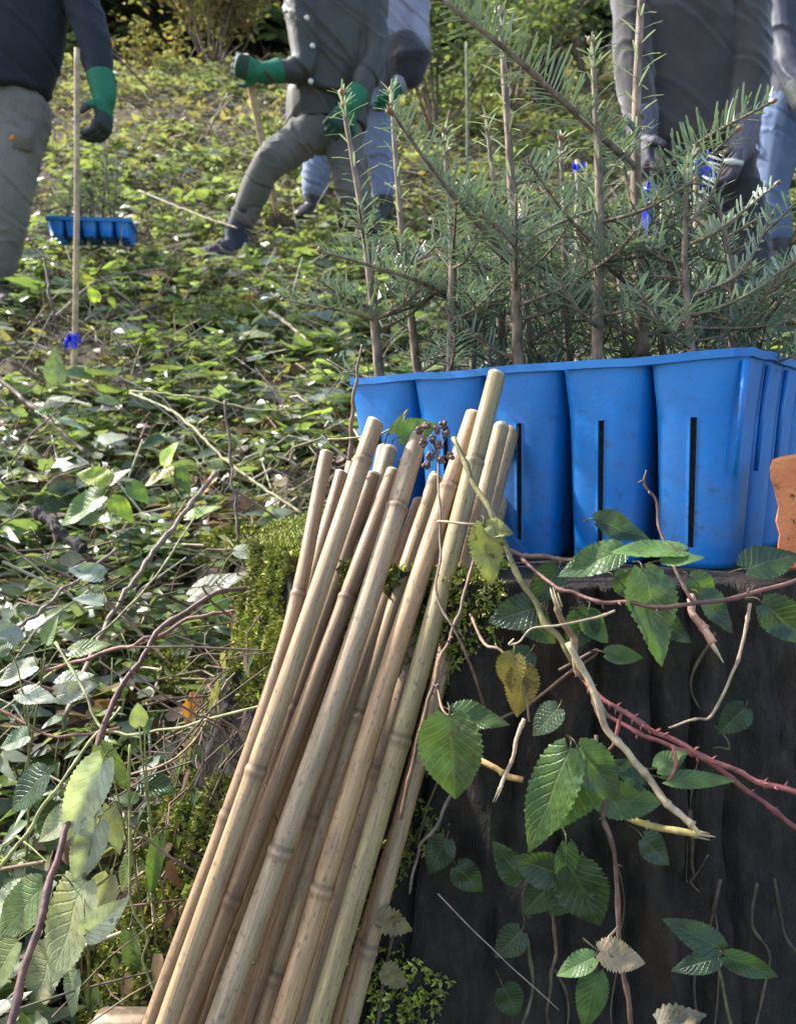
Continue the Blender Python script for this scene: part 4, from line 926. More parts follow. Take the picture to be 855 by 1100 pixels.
# orange and brown single leaves
def loose_leaf(label, bx, by, tx, ty, wpx, d, col, nrm=(0, -.7, 1)):
    b = P(bx, by, d); e = P(tx, ty, d); mb = MB()
    put(mb, leaf_grid(1, min(1.0, wpx * d / F / (e - b).length), 18, 4, .12, .3, .3, quilt=.03, curl=.25), b, e - b, V(nrm), (e - b).length, var(col, .1))
    return tag(mb.build('fallen_leaf', M['spotted_leaf']), label, 'leaf', 'withered leaves lying about')
loose_leaf('orange withered leaf caught under the arched bramble', 212, 745, 196, 780, 26, .93, (.36, .15, .04), (0, -1, .6))
loose_leaf('reddish orange leaf on the slope below the stepping man', 258, 318, 280, 330, 22, 3.3, (.38, .16, .05))
loose_leaf('orange leaf behind the round lime leaf', 232, 512, 214, 530, 22, 1.75, (.38, .17, .04))
loose_leaf('pale brown leaf in the shade at the stump foot', 405, 985, 445, 1000, 40, .60, (.24, .19, .09), (0, -1, .7))
loose_leaf('dull yellow leaf at the stump foot behind the canes', 410, 1040, 440, 1062, 34, .60, (.20, .16, .07), (0, -1, .7))
loose_leaf('withered grey brown leaf at the very bottom of the hollow', 705, 1098, 760, 1088, 40, .54, (.22, .19, .13), (0, -.8, 1))
# stems and sticks
def cane_(label, pts, r0, r1, tint, thorns=0, cat='stick', name='dry_stick', grp='sticks and runners on the slope', **kw):
    return twig(label, pts, r0, r1, tint, name=name, cat=cat, thorns=thorns, grp=grp, **kw)
cane_('dark purple bramble cane arching from the bundle down to the near corner', [(420, 622, .90), (330, 627, .88), (270, 630, .88), (220, 642, .86), (165, 685, .83), (132, 738, .79), (100, 820, .74), (74, 885, .70), (40, 1000, .63), (12, 1100, .58), (-4, 1190, .55)], .0024, .0034, (.12, .062, .06), 16, 'bramble', 'bramble_cane', n=70)
cane_('reddish runner under the arched purple cane', [(320, 640, .92), (250, 655, .92), (200, 668, .92), (150, 690, .90), (100, 705, .92), (50, 720, .95)], .0022, .0018, (.22, .10, .09), 6, 'bramble', 'bramble_cane')
cane_('reddish brown stem dropping down past the mossy flank', [(305, 578, .95), (272, 620, .88), (268, 690, .84), (272, 750, .82), (262, 800, .80), (252, 840, .79)], .0020, .0014, (.24, .11, .10), 4, 'bramble', 'bramble_cane')
cane_('thick grey brown stick leaning up out of the litter', [(70, 770, 1.05), (110, 680, 1.2), (150, 615, 1.3), (195, 555, 1.4), (232, 508, 1.5)], .0036, .0044, (.20, .15, .11), pale_end=True)
cane_('long green brown stem lying across the slope towards the canes', [(140, 422, 2.0), (190, 445, 1.8), (250, 500, 1.6), (325, 552, 1.4)], .0034, .0030, (.18, .17, .07))
cane_('brown stick at the left edge below the glossy leaves', [(-10, 400, 2.1), (40, 440, 2.0), (92, 486, 1.9)], .0055, .0045, (.17, .12, .08))
cane_('upright dark dead stem in the middle of the slope', [(256, 582, 1.5), (250, 520, 1.55), (242, 430, 1.6)], .0030, .0026, (.11, .075, .055))
cane_('pale straight straw runner sloping past the lime plant', [(0, 765, .98), (60, 720, 1.0), (150, 640, 1.1), (210, 555, 1.2)], .0016, .0014, (.30, .29, .13))
cane_('pale green looping runner above the nettle leaves', [(60, 690, .84), (92, 745, .80), (108, 780, .78), (145, 790, .77), (200, 778, .76), (285, 757, .76)], .0014, .0012, (.36, .37, .18), 0, 'runner', 'plant_runner')
cane_('thin green runner hanging with two bends beside the mossy flank', [(140, 800, .74), (139, 860, .73), (142, 960, .71), (156, 1005, .70), (155, 1035, .70), (170, 1075, .69)], .0014, .0012, (.26, .29, .11), 0, 'runner', 'plant_runner')
cane_('straight pale green stalk crossing the nettle leaves', [(0, 932, .70), (40, 880, .71), (85, 815, .74), (130, 760, .80)], .0018, .0014, (.30, .32, .14), 0, 'runner', 'plant_runner')
cane_('tan runner sweeping under the orange withered leaf', [(140, 832, .80), (180, 820, .80), (215, 785, .82), (250, 720, .86), (270, 690, .88)], .0012, .0010, (.30, .2, .12))
cane_('grey stick low among the litter at the left edge', [(0, 690, 1.15), (50, 650, 1.2), (125, 590, 1.35)], .0030, .0024, (.19, .15, .12))
cane_('red brown stick through the shaded leaves', [(-5, 760, .95), (60, 790, .93), (130, 782, .92)], .0018, .0018, (.2, .09, .07))
cane_('long bare twig slanting over the far slope under the blue tray', [(60, 340, 2.7), (110, 300, 3.0), (180, 288, 3.2)], .005, .004, (.2, .15, .1))
cane_('pale stick beside the front boot', [(150, 205, 4.6), (210, 230, 4.3), (255, 245, 4.1)], .006, .004, (.30, .24, .17))
cane_('pale broken stick on the slope between boot and fir branch', [(290, 335, 2.9), (305, 345, 2.8), (330, 365, 2.7)], .006, .005, (.42, .34, .24))
cane_('upright dark stem left of the tall pole', [(62, 352, 2.4), (55, 320, 2.4), (48, 278, 2.45)], .005, .004, (.10, .07, .05))
cane_('brown rotting log piece half buried in the leaf litter', [(38, 548, 1.55), (60, 566, 1.5), (90, 590, 1.46)], .010, .008, (.13, .09, .07), mat='far_bark')
cane_('thin pale straw arched over the lime plant', [(140, 420, 1.9), (200, 425, 1.85), (280, 440, 1.8), (330, 438, 1.8)], .0022, .0016, (.30, .30, .13))
cane_('thin bare twig rising from the left worker towards the dark wood', [(160, 95, 7.5), (130, 65, 7.3), (105, 40, 7.2)], .010, .006, (.14, .11, .09))
# low leafy sprigs one can tell apart on the near slope
_sp = 0
for px, py, cols, lab in ((30, 480, GREENS[1:4], 'dark bramble sprig under the brown stick at the left edge'), (165, 470, GREENS[4:6], 'lime sprig above the browning leaf'), (290, 470, GREENS[1:4], 'dark sprig between the dead stem and the canes'), (300, 520, GREENS[4:6], 'yellow green sprig close to the cane tops'),
                     (20, 570, GREENS[1:4], 'dark green sprig beside the rotting log piece'), (60, 650, GREENS[4:7], 'green sprig left of the bluish leaf pair'), (160, 640, GREENS[1:4], 'shaded sprig beside the thick grey stick'), (200, 400, GREENS[6:] + GREENS[:1], 'pale sprig just below the broad moss cushion'),
                     (330, 400, GREENS[4:6], 'yellow sprig left of the narrow tray end'), (120, 400, GREENS[6:] + GREENS[:1], 'greyish sprig beside the tall pole foot'), (20, 390, GREENS[6:] + GREENS[:1], 'greyish leafy sprig at the left edge under the boots'), (170, 350, GREENS[4:6], 'yellow green sprig before the dark moss cushion'),
                     (305, 300, GREENS[6:] + GREENS[:1], 'pale sprig right of the stepping boot'), (60, 275, GREENS[6:] + GREENS[:1], 'large greyish leaves before the farther blue tray'), (130, 262, GREENS[6:] + GREENS[:1], 'large grey green leaves under the farther tray rim'), (175, 245, GREENS[4:6], 'yellow sprig at the right end of the farther tray')):
    g = Gp(px, py); mb = MB(); t = thing('bramble_sprig', lab, 'bramble', g, 'bramble sprigs on the near slope'); k = .035 + .008 * g.y
    h = .05 + .03 * g.y; dirn = (V((random.gauss(0, .4), random.gauss(-.2, .3), 1))).normalized(); tip = g + dirn * h
    tube(mb, [g, g + dirn * h * .5 + rdir(0) * .006, tip], [.0024, .0012], 5, 0, (.17, .14, .07)); mb.build('stem', M['bramble_stem'], t)
    for i in range(5):
        q = g.lerp(tip, .4 + .15 * i); a = rdir(random.uniform(-.2, .3)).normalized(); mb = MB()
        put(mb, random.choice(BIG), q + a * k * .1, a, V((random.gauss(0, .3), random.gauss(-.3, .3), 1)), k * random.uniform(.9, 1.5), var(random.choice(cols), .2)); mb.build('leaf', M['leaf'], t)
# ================================================================ FAR TRAY, POLES, RIBBONS
def small_tray():
    c = P(101, 252, 3.75); e = V((.175, .02, 0)); f = V((-.02, .11, 0)); z0 = min(c.z, gh(c.x, c.y)) - .01
    t = thing('seedling_tray', 'blue seedling tray farther up the slope, half sunk in leaves', 'seedling tray', V((c.x, c.y, z0)), 'blue seedling trays')
    H = .075; zt = P(101, 241, 3.75).z
    def q(u, v, z): return V((c.x, c.y, 0)) + e * u + f * v + V((0, 0, z))
    for r_ in range(3):
        for c_ in range(5):
            mb = MB(); vs_ = []
            for z, k in ((zt, 1), (zt - .03, .93), (zt - H, .72)):
                for j in range(16):
                    an = 2 * math.pi * j / 16 + .2; r = rsq(an, 5) * k; vs_.append(q(-1 + (c_ + .5) * .4 + math.cos(an) * r * .198, -1 + (r_ + .5) * .667 + math.sin(an) * r * .33, z))
            mb.add(vs_, [(i * 16 + j, (i + 1) * 16 + j, (i + 1) * 16 + (j + 1) % 16, i * 16 + (j + 1) % 16) for i in range(2) for j in range(16)] + [tuple(32 + j for j in range(16))]); mb.build('cell', M['blue'], t)
    mb = MB(); rim_box(mb, [q(u, v, zt) for u, v in ((-1, -1), (-.33, -1), (.33, -1), (1, -1), (1, 0), (1, 1), (.33, 1), (-.33, 1), (-1, 1), (-1, 0))], .007, .004, -.012); mb.build('rim', M['blue'], t, smooth=False)
    mb = MB(); mb.add([q(u, v, zt - .008) for u, v in ((-.97, -.97), (.97, -.97), (.97, .97), (-.97, .97))], [(0, 1, 2, 3)]); mb.build('soil', M['peat'], t)
    return [q(u, v, zt - .01) for u, v in ((-.6, -.6), (-.25, -.4), (.0, -.6), (.2, .1), (.55, -.5), (-.45, .4), (.4, .6), (-.05, .5))]
for i, p in enumerate(small_tray()):
    t = thing('fir_sapling', 'small fir sapling in the farther blue tray', 'fir sapling', p, 'fir saplings in the farther tray'); h = random.uniform(.18, .34)
    if i in (0, 2, 3, 6): t['label'] = {0: 'small fir sapling nearest the tall pole in the farther tray', 2: 'front middle fir sapling in the farther blue tray', 3: 'tallest fir sapling in the farther blue tray', 6: 'fir sapling under the gloved hand in the farther tray'}[i]
    if i == 3: h = .42
    mb = MB(); top = p + V((random.gauss(0, .02), 0, h)); tube(mb, [p, p.lerp(top, .5), top], [.006, .003], 6, 0); mb.build('stem', M['fir_bark'], t); mb = MB()
    for _ in range(9):
        q = p.lerp(top, random.uniform(.12, .75)); e = q + rdir(.5).normalized() * random.uniform(.05, .1); tube(mb, [q, q.lerp(e, .5), e], [.002, .0015], 4, 0)
        for k in range(16):
            s0 = q.lerp(e, .1 + .9 * k / 16); needle(mb, s0, rdir(.5), V((0, 0, 1)), .024, .004, var(random.choice(NCOL), .2))
    for k in range(24):
        s0 = p.lerp(top, .3 + .7 * k / 24); needle(mb, s0, rdir(.6), V((0, 0, 1)), .022, .004, var(random.choice(NCOL), .2))
    mb.build('branches', [M['fir_bark'], M['needle']], t)
M['ribbon'] = simple('ribbon', (.008, .014, .42), (.02, .04, .68), 60, .35, .2, .001)
def ribbon(label, p, s, n=5, ln=2.0):
    mb = MB()
    for i in range(n):
        a = rdir(random.uniform(-.4, .8)).normalized(); w_ = s * .11; ps_ = []; e = p + a * s * .5
        pts = cr([p, p + a * s * .45 + V((0, 0, s * .15)), e + V((0, -s * .08, -s * .2)), e + V((random.gauss(0, s * .12), random.gauss(0, s * .1), -s * .55 * ln * random.uniform(.5, 1)))], 12)
        fr = frames(pts); vs_ = []
        for k, q in enumerate(pts):
            x = fr[k][1] * math.cos(k * .25 + i) + fr[k][2] * math.sin(k * .25 + i); nn = fr[k][0].cross(x) * s * .008
            vs_ += [q - x * w_ + nn, q + x * w_ + nn, q + x * w_ - nn, q - x * w_ - nn]
        mb.add(vs_, [(k * 4 + j, k * 4 + (j + 1) % 4, k * 4 + 4 + (j + 1) % 4, k * 4 + 4 + j) for k in range(11) for j in range(4)])
    tube(mb, [p + V((0, 0, -s * .12)), p, p + V((0, 0, s * .12))], [s * .12, s * .17, s * .12], 8)
    return tag(mb.build('blue_ribbon', M['ribbon']), label, 'ribbon', 'blue marker ribbons')
pole_d = 2.55; pg = Gp(78, 412); pg = V((P(78, 412, pole_d).x, pole_d, 0)); pg.z = gh(pg.x, pg.y)
def pole(label, top, base, r, tint=(.36, .27, .16)):
    t = thing('planting_pole', label, 'pole', base, 'poles marking planting spots'); mb = MB(); tube(mb, cr([base - V((0, 0, .08)), base.lerp(top, .5) + V((.006, 0, 0)), top], 24), [r, r * .85], 10, 0, tint, jit=.08)
    mb.build('shaft', M['stick'], t); return t
pole('tall thin wooden pole with a blue ribbon near its foot', P(83, 52, pole_d), pg, .0095)
ribbon('blue ribbon tied near the foot of the tall thin pole', P(77, 366, pole_d - .01), .055, 7, 1.0)
ribbon('small blue ribbon on the slope behind the left glove', P(86, 130, 5.4), .07, 4, .8)
pole('thin pale pole standing behind the fir saplings', P(501, 45, 4.6), V((P(501, 200, 4.6).x, 4.6, gh(P(501, 200, 4.6).x, 4.6))), .009, (.20, .22, .13))
pole('thin stake hidden behind the firs, near the jacket with pockets', P(560, 215, 1.32), V((P(560, 300, 1.32).x, 1.32, gh(P(560, 300, 1.32).x, 1.32))), .006)
pole('thin stake behind the thickest fir, with hanging blue ribbon', P(712, 205, 1.36), V((P(712, 300, 1.36).x, 1.36, gh(P(712, 300, 1.36).x, 1.36))), .006)
pole('thin stake behind the low silvery fir, with bright blue ribbon', P(748, 160, 1.38), V((P(748, 300, 1.38).x, 1.38, gh(P(748, 300, 1.38).x, 1.38))), .006)
pole('short stake in the dense middle of the firs, with a blue knot', P(620, 172, 1.45), V((P(620, 300, 1.45).x, 1.45, gh(P(620, 300, 1.45).x, 1.45))), .006)
ribbon('long blue ribbon hanging beside the thickest fir stem', P(708, 208, 1.35), .05, 3, 2.6)
ribbon('bright blue ribbon hanging above the silvery fir twigs', P(750, 178, 1.37), .05, 3, 2.2)
ribbon('narrow blue ribbon between the slender and the straight fir', P(561, 238, 1.31), .035, 2, 2.0)
ribbon('blue knot of ribbon deep among the middle firs', P(619, 183, 1.44), .03, 4, .6)
# sawn stump on the slope, orange peg
c = P(588, 66, 7.6); t = thing('sawn_stump', 'freshly sawn tree stump with a white top, behind the firs', 'tree stump', G(c.x, c.y)); mb = MB(); zb = gh(c.x, c.y) - .1
tube(mb, [V((c.x, c.y, zb + (c.z - zb) * k)) for k in (0, .1, .3, .7, 1)], [.24, .19, .16, .145, .14], 18, 0, cap=False, jit=.08); mb.build('bark', M['far_bark'], t); mb = MB()
tube(mb, [c - V((0, 0, .02)), c + V((0, 0, .004))], [.138, .136], 24); mb.build('sawn_top', M['sawn'], t)
p = P(296, 120, 8.0); mb = MB(); tube(mb, [G(p.x, p.y, -.05), V((p.x, p.y, P(296, 110, 8).z))], [.03, .025], 8)
M['orange'] = simple('orange', (.65, .17, .03), (.8, .25, .05), 30, .5, .1); tag(mb.build('marker_peg', M['orange']), 'small orange peg beside the outstretched glove', 'peg')

# ================================================================ PEOPLE
def etube(pts, rad, xd=V((1, 0, 0)), ns=14, flat=False):
    pts = [V(p) for p in pts]; rad = [(r, r) if isinstance(r, (int, float)) else r for r in rad]
    t0 = (pts[0] - pts[1]).normalized(); t1 = (pts[-1] - pts[-2]).normalized()
    P_, R_ = [], []
    for k, s in (((.10, .97), (.05, 1)) if flat else ((.75, .45), (.45, .8))): P_.append(pts[0] + t0 * min(rad[0]) * k); R_.append((rad[0][0] * s, rad[0][1] * s))
    P_ += pts; R_ += rad
    for k, s in ((.45, .8), (.75, .45)): P_.append(pts[-1] + t1 * min(rad[-1]) * k); R_.append((rad[-1][0] * s, rad[-1][1] * s))
    n = len(P_); vs_ = []
    for i in range(n):
        T = (P_[min(i + 1, n - 1)] - P_[max(i - 1, 0)]).normalized(); x = xd - T * xd.dot(T)
        if x.length < .05: x = T.orthogonal()
        x.normalize(); y = T.cross(x)
        vs_ += [P_[i] + x * (math.cos(6.2832 * j / ns) * R_[i][0]) + y * (math.sin(6.2832 * j / ns) * R_[i][1]) for j in range(ns)]
    fs = [(i * ns + j, i * ns + (j + 1) % ns, (i + 1) * ns + (j + 1) % ns, (i + 1) * ns + j) for i in range(n - 1) for j in range(ns)]
    fs += [tuple(range(ns))[::-1], tuple((n - 1) * ns + j for j in range(ns))]
    return vs_, fs
def spl(pts, rad, n=14, xd=V((1, 0, 0)), flat=False):
    rr = [(r, r) if isinstance(r, (int, float)) else r for r in rad]; q = cr(pts, n); m_ = len(rr) - 1; out = []
    for i in range(n):
        s = i / (n - 1) * m_; k = min(int(s), m_ - 1); f = s - k; out.append(tuple(rr[k][a] * (1 - f) + rr[k + 1][a] * f for a in (0, 1)))
    return etube(q, out, xd, 20 if flat else 14, flat)
def flesh(name, parts, mat, parent=None, voxel=.012, smooth=5, wr=0.0, wk=(7, 7, 16), colf=None, loc=None):
    "one continuous skin over overlapping tapered volumes"
    vs_, fs = [], []
    for v, f in parts:
        k = len(vs_); vs_ += v; fs += [tuple(i + k for i in q) for q in f]
    me = bpy.data.meshes.new('tmp'); me.from_pydata([tuple(v) for v in vs_], [], fs); o = bpy.data.objects.new('tmp', me); C.objects.link(o)
    md = o.modifiers.new('r', 'REMESH'); md.mode = 'VOXEL'; md.voxel_size = voxel
    md = o.modifiers.new('s', 'SMOOTH'); md.factor = .5; md.iterations = smooth
    dg = bpy.context.evaluated_depsgraph_get(); ev = o.evaluated_get(dg); m2 = ev.to_mesh()
    n = len(m2.vertices); co = np.zeros(n * 3, np.float32); no = np.zeros(n * 3, np.float32); m2.vertices.foreach_get('co', co); m2.vertices.foreach_get('normal', no)
    co = co.reshape(-1, 3); no = no.reshape(-1, 3); faces = [tuple(p.vertices) for p in m2.polygons]; ev.to_mesh_clear()
    bpy.data.objects.remove(o); bpy.data.meshes.remove(me)
    if wr:
        sd = random.random() * 30
        for i in range(n):
            p = co[i]; q = V((p[0] * wk[0] + sd + p[2] * 2.2, p[1] * wk[1], p[2] * wk[2] + p[0] * 3.5))
            n1 = noise.noise(q); n2 = noise.noise(q * 1.9 + V((9, 4, sd))); br = noise.noise(q * .55 + V((3, 1, 2)))
            c1 = max(0, 1 - abs(n1) * 7); c2 = max(0, 1 - abs(n2) * 6)
            co[i] += no[i] * wr * (.8 * br + .3 * n1 + .1 + .55 * c1 * c1 * c1 + .5 * c2 * c2 * (br > -.1) - .5 * max(0, 1 - abs(n1 - .12) * 8))
    mb = MB(); tint = np.array([colf(V(p)) for p in co], np.float32) if colf else (1, 1, 1)
    if loc is not None: co = co - np.array(loc, np.float32)
    mb.add(co, faces, 0, tint); ob = mb.build(name, mat, parent)
    if loc is not None: ob.location = loc; WL[ob.name] = V(loc)
    return ob
def hand(wr_, tipdir, palm_n, s=1.0, curl=.5, thumb=1, spread=.06):
    "palm, four fingers of different lengths bending towards palm_n, thumb off the side"
    T = tipdir.normalized(); Nn = (palm_n - T * palm_n.dot(T)).normalized(); X = T.cross(Nn) * thumb; out = []
    k = wr_ + T * .095 * s
    out.append(etube([wr_ - T * .03 * s, wr_ + T * .02 * s, wr_ + T * .06 * s, k], [(.030 * s, .024 * s), (.036 * s, .022 * s), (.043 * s, .020 * s), (.042 * s, .017 * s)], X))
    for i, (u, ln) in enumerate(((.031, .078), (.0105, .088), (-.0105, .082), (-.031, .064))):
        p = k - T * .012 * s + X * u * s; d = (T + X * u * spread * 20).normalized(); pts = [p - T * .02 * s, p]; an = curl * .7
        for f in (.45, .32, .25):
            dd = d * math.cos(an) + Nn * math.sin(an); p = p + dd * ln * f * s; pts.append(p); an += curl * 1.05
        out.append(etube(pts, [.0105 * s, .0105 * s, .0098 * s, .0092 * s, .0082 * s], X, 8))
    b = wr_ + T * .03 * s + X * .030 * s; d = (T * .65 + X * .75 + Nn * .35).normalized(); d2 = (T * .75 + X * .15 + Nn * .65).normalized()
    out.append(etube([b - d * .015 * s, b + d * .018 * s, b + d * .045 * s, b + d * .045 * s + d2 * .028 * s], [.013 * s, .0135 * s, .0115 * s, .009 * s], X, 8))
    return out
m, tt, bs, oo = nodes('skin'); L(tt, ramp(tt, nz(tt, 20, 3), [(.3, (.42, .24, .17)), (.7, (.52, .31, .23))]), bs.inputs['Base Color']); bs.inputs['Roughness'].default_value = .5; M['skin'] = m
m, tt, bs, oo = nodes('glove_knit'); L(tt, mix(tt, 1.0, attr(tt, 'tint'), ramp(tt, nz(tt, 160, 3), [(.3, (.6,) * 3), (.7, (1.3,) * 3)]), 'MULTIPLY'), bs.inputs['Base Color']); bs.inputs['Roughness'].default_value = .7; bump(tt, nz(tt, 160, 2), .3, .003, bs); M['glove'] = m
M['hair'] = simple('hair', (.03, .02, .012), (.09, .06, .035), 60, .5, .5, .004, stretch=(3, 3, .5)); M['boot'] = simple('boot', (.008, .008, .01), (.03, .028, .028), 30, .5, .4, .004)
M['eye'] = simple('eye', (.05, .03, .02), (.06, .04, .03), 10, .15, 0)
M['cuff'] = simple('button', (.5, .48, .42), (.6, .58, .52), 10, .3, 0)
GREEN, GREY = (.004, .135, .060), (.022, .032, .028)
def person(label, J, cols, face, loc_i, gl=None, grip=None, jr=1.0, jacket_hem=0.0, jname='jacket', legr=1.0, smoothw=.010, belly=(.18, .13), hands=('r', 'l'), hair=True):
    X = (J['sr'] - J['sl']); X.z = 0; X = X.normalized(); base = V(J[loc_i]) - V((0, 0, .08)); base.z = min(J['ar'].z, J['al'].z) - .08
    hd, nk, ch, pv = J['head'], J['neck'], J['chest'], J['pelvis']; fd = V(face).normalized(); parts = []
    parts.append(spl([pv, pv.lerp(ch, .5), ch, nk], [(.155, .105), (.135, .095), (.17, .11), (.07, .065)], 14, X)); parts.append(etube([nk - V((0, 0, .04)), hd - V((0, 0, .02))], [.058, .055], X))
    parts.append(etube([hd + V((0, 0, -.095)) + fd * .03, hd - V((0, 0, .05)) + fd * .015, hd + V((0, 0, .02)), hd + V((0, 0, .075))], [(.042, .045), (.064, .075), (.076, .094), (.062, .078)], X))
    parts.append(etube([hd + fd * .09 + V((0, 0, .015)), hd + fd * .112 - V((0, 0, .022))], [.010, .016], X, 8))
    parts.append(etube([hd + fd * .082 - V((0, 0, .06)) - X * .02, hd + fd * .088 - V((0, 0, .06)), hd + fd * .082 - V((0, 0, .06)) + X * .02], [.006, .009, .006], V((0, 0, 1)), 8))
    for s in (1, -1): parts.append(etube([hd + X * s * .076 + V((0, 0, .022)), hd + X * s * .080 - V((0, 0, .028))], [(.008, .020), (.007, .012)], X, 8))
    for a, b, c in (('sr', 'er', 'wr'), ('sl', 'el', 'wl')): parts.append(spl([J[a].lerp(ch, .3), J[a], J[b], J[c]], [.06, .058, .042, .028], 16, X))
    for a, b, c in (('hr', 'kr', 'ar'), ('hl', 'kl', 'al')): parts.append(spl([J[a].lerp(pv, .3), J[a], J[b], J[c]], [.085, .085, .058, .040], 16, X))
    HD = {}
    for s, (e, w_, h_) in {'r': ('er', 'wr', 'hndr'), 'l': ('el', 'wl', 'hndl')}.items():
        T = (J[h_] - J[w_]).normalized(); pn = J.get('pn' + s, -X if s == 'r' else X); J['fa' + s] = (J[e] - J[w_]).normalized(); HD[s] = (J[w_], T, pn, J.get('curl' + s, .45), J.get('th' + s, 1))
        parts += hand(J[w_], T, pn, .80 if gl else .93, HD[s][3], HD[s][4])
    for s in ('r', 'l'):
        a = J['a' + s]; to = J['t' + s]; parts.append(etube([a - V((0, 0, .02)), a.lerp(to, .4) - V((0, 0, .045)), a.lerp(to, .8) - V((0, 0, .05))], [(.028, .028), (.028, .022), (.025, .015)], X, 10))
    body = flesh('person', parts, M['skin'], voxel=.0085, smooth=3, loc=base); tag(body, label, 'person', 'people planting trees')
    WL[body.name] = base
    # clothing
    q = [spl([pv + V((0, 0, -.10 + jacket_hem)), pv + V((0, 0, .10)), pv.lerp(ch, .6), ch + V((0, 0, .06)), nk - V((0, 0, .06)), nk + V((0, 0, .01))], [belly, (belly[0], belly[1]), (belly[0] * 1.02, belly[1] * 1.0), (.205 * jr, .14 * jr), (.12, .10), (.075, .07)], 22, X, True)]
    for a, b, c in (('sr', 'er', 'wr'), ('sl', 'el', 'wl')): q.append(spl([J[a].lerp(ch, .35), J[a], J[a].lerp(J[b], .5), J[b], J[b].lerp(J[c], .55), J[c]], [.085 * jr, .083 * jr, .072 * jr, .064 * jr, .056 * jr, .042 * jr], 22, X))
    if cols.get('hood'): q.append(etube([nk - fd * .09 - X * .09, nk - fd * .12, nk - fd * .09 + X * .09], [.05, .06, .05], V((0, 0, 1))))
    jk = flesh(jname, q, cols['jacket'], body, .0085, 3, smoothw * 1.5, (3.4, 3.4, 5.0))
    q = [etube([pv + V((0, 0, .10)), pv + V((0, 0, .0)), pv + V((0, 0, -.07))], [(.140, .105), (.168, .125), (.165, .12)], X)]
    for a, b, c in (('hr', 'kr', 'ar'), ('hl', 'kl', 'al')): q.append(spl([J[a].lerp(pv, .35), J[a], J[a].lerp(J[b], .5), J[b], J[b].lerp(J[c], .5), J[c].lerp(J[b], .22)], [.105 * legr, .108 * legr, .096 * legr, .082 * legr, .076 * legr, .072 * legr], 24, X))
    tr = flesh('trousers', q, cols['trousers'], body, .0085, 3, .014, (4.2, 4.2, 7.5))
    for s in ('r', 'l'):
        a, to = J['a' + s], J['t' + s]; dr = to - a; dr.z = 0; to = to + dr.normalized() * .05; bk = a - dr.normalized() * .05
        qq = [etube([a + (J['k' + s] - a).normalized() * .13, a, a - V((0, 0, .045))], [.064, .062, .056], X), etube([bk - V((0, 0, .055)), a.lerp(to, .45) - V((0, 0, .05)), to - V((0, 0, .052))], [(.050, .042), (.056, .046), (.050, .034)], X)]
        flesh('boot', qq, cols.get('boot', M['boot']), body, .008, 3)
    for s in ('r', 'l'):
        w_, T, pn, cu, th = HD[s]
        if gl:
            def cf(p, w_=w_, T=T, pn=pn):
                h = (p - w_).dot(T); k = 1 if h > .075 or (h > .03 and (p - w_).dot(pn) > .012) else 0; return gl[1] if k else gl[0]
            g = hand(w_, T, pn, 1.28, cu, th); fa = J['fa' + s]; g.append(etube([w_ + fa * .085, w_ + fa * .03, w_ + T * .015], [.056, .050, .044], X)); flesh('glove', g, M['glove'], body, .0055, 2, .002, (30, 30, 40), colf=cf)
    if hair:
        q = [etube([hd - fd * .02 + V((0, 0, .0)), hd - fd * .012 + V((0, 0, .05)), hd + V((0, 0, .088))], [(.082, .088), (.083, .098), (.066, .082)], X), etube([hd - fd * .055 - V((0, 0, .06)), hd - fd * .05 + V((0, 0, .03))], [(.066, .045), (.078, .06)], X)]
        flesh('hair', q, M['hair'], body, .008, 2, .004, (40, 40, 20))
    for s in (1, -1):
        mb = MB(); c = hd + fd * .083 + X * s * .032 + V((0, 0, .012)); tube(mb, [c + V((0, 0, k)) for k in (-.011, -.008, 0, .008, .011)], [.001, .008, .0115, .008, .001], 10); mb.build('eye', M['eye'], body)
    return body, jk, tr
navy = cloth('navy_knit', (.004, .005, .010), (.009, .011, .020), 300, .85, .08); kha = cloth('khaki_cotton', (.12, .11, .095), (.18, .165, .14), 300, .9, .1)
oli = cloth('olive_shell', (.021, .021, .013), (.042, .040, .027), 220, .6, .1); olt = cloth('olive_cotton', (.080, .076, .062), (.125, .118, .098), 300, .9, .1)
lav = cloth('lavender_shell', (.20, .19, .25), (.29, .28, .35), 220, .7, .1); jea = cloth('blue_denim', (.13, .16, .25), (.22, .26, .37), 400, .85, .1); jea2 = cloth('mid_denim', (.07, .11, .20), (.12, .17, .28), 400, .85, .1)
fle = cloth('dark_fleece', (.019, .0155, .0155), (.040, .033, .032), 350, .95, .5); blk = cloth('black_cotton', (.010, .010, .013), (.024, .023, .028), 300, .85, .2); nav2 = cloth('navy_shell', (.014, .015, .03), (.03, .032, .055), 220, .6, .1)
def JJ(d, **k):
    o = {}
    for n, v in k.items():
        if n in ('pnr', 'pnl'): o[n] = V(v)
        elif isinstance(v, tuple): o[n] = P(v[0], v[1], v[2] if len(v) > 2 else d)
        else: o[n] = v
    return o
d = 3.4
J = JJ(d, pelvis=(2, 112), chest=(20, -5), neck=(32, -72), head=(36, -122), sr=(74, -40), er=(97, 28, 3.36), wr=(113, 104, 3.3), hndr=(111, 145, 3.28), sl=(-34, -45), el=(-58, 30), wl=(-50, 100, 3.3), hndl=(-48, 130, 3.3),
       hr=(20, 122), kr=(7, 222, 3.36), ar=(-6, 322, 3.42), tr=(8, 340, 3.25), hl=(-26, 122), kl=(-44, 228), al=(-52, 335), tl=(-42, 345, 3.3), pnr=(-1, .2, .1), pnl=(1, 0, 0), curlr=.62, thr=-1)
for k in ('ar', 'al'): J[k].z = gh(J[k].x, J[k].y) + .13
for k in ('tr', 'tl'): J[k].z = gh(J[k].x, J[k].y) + .11
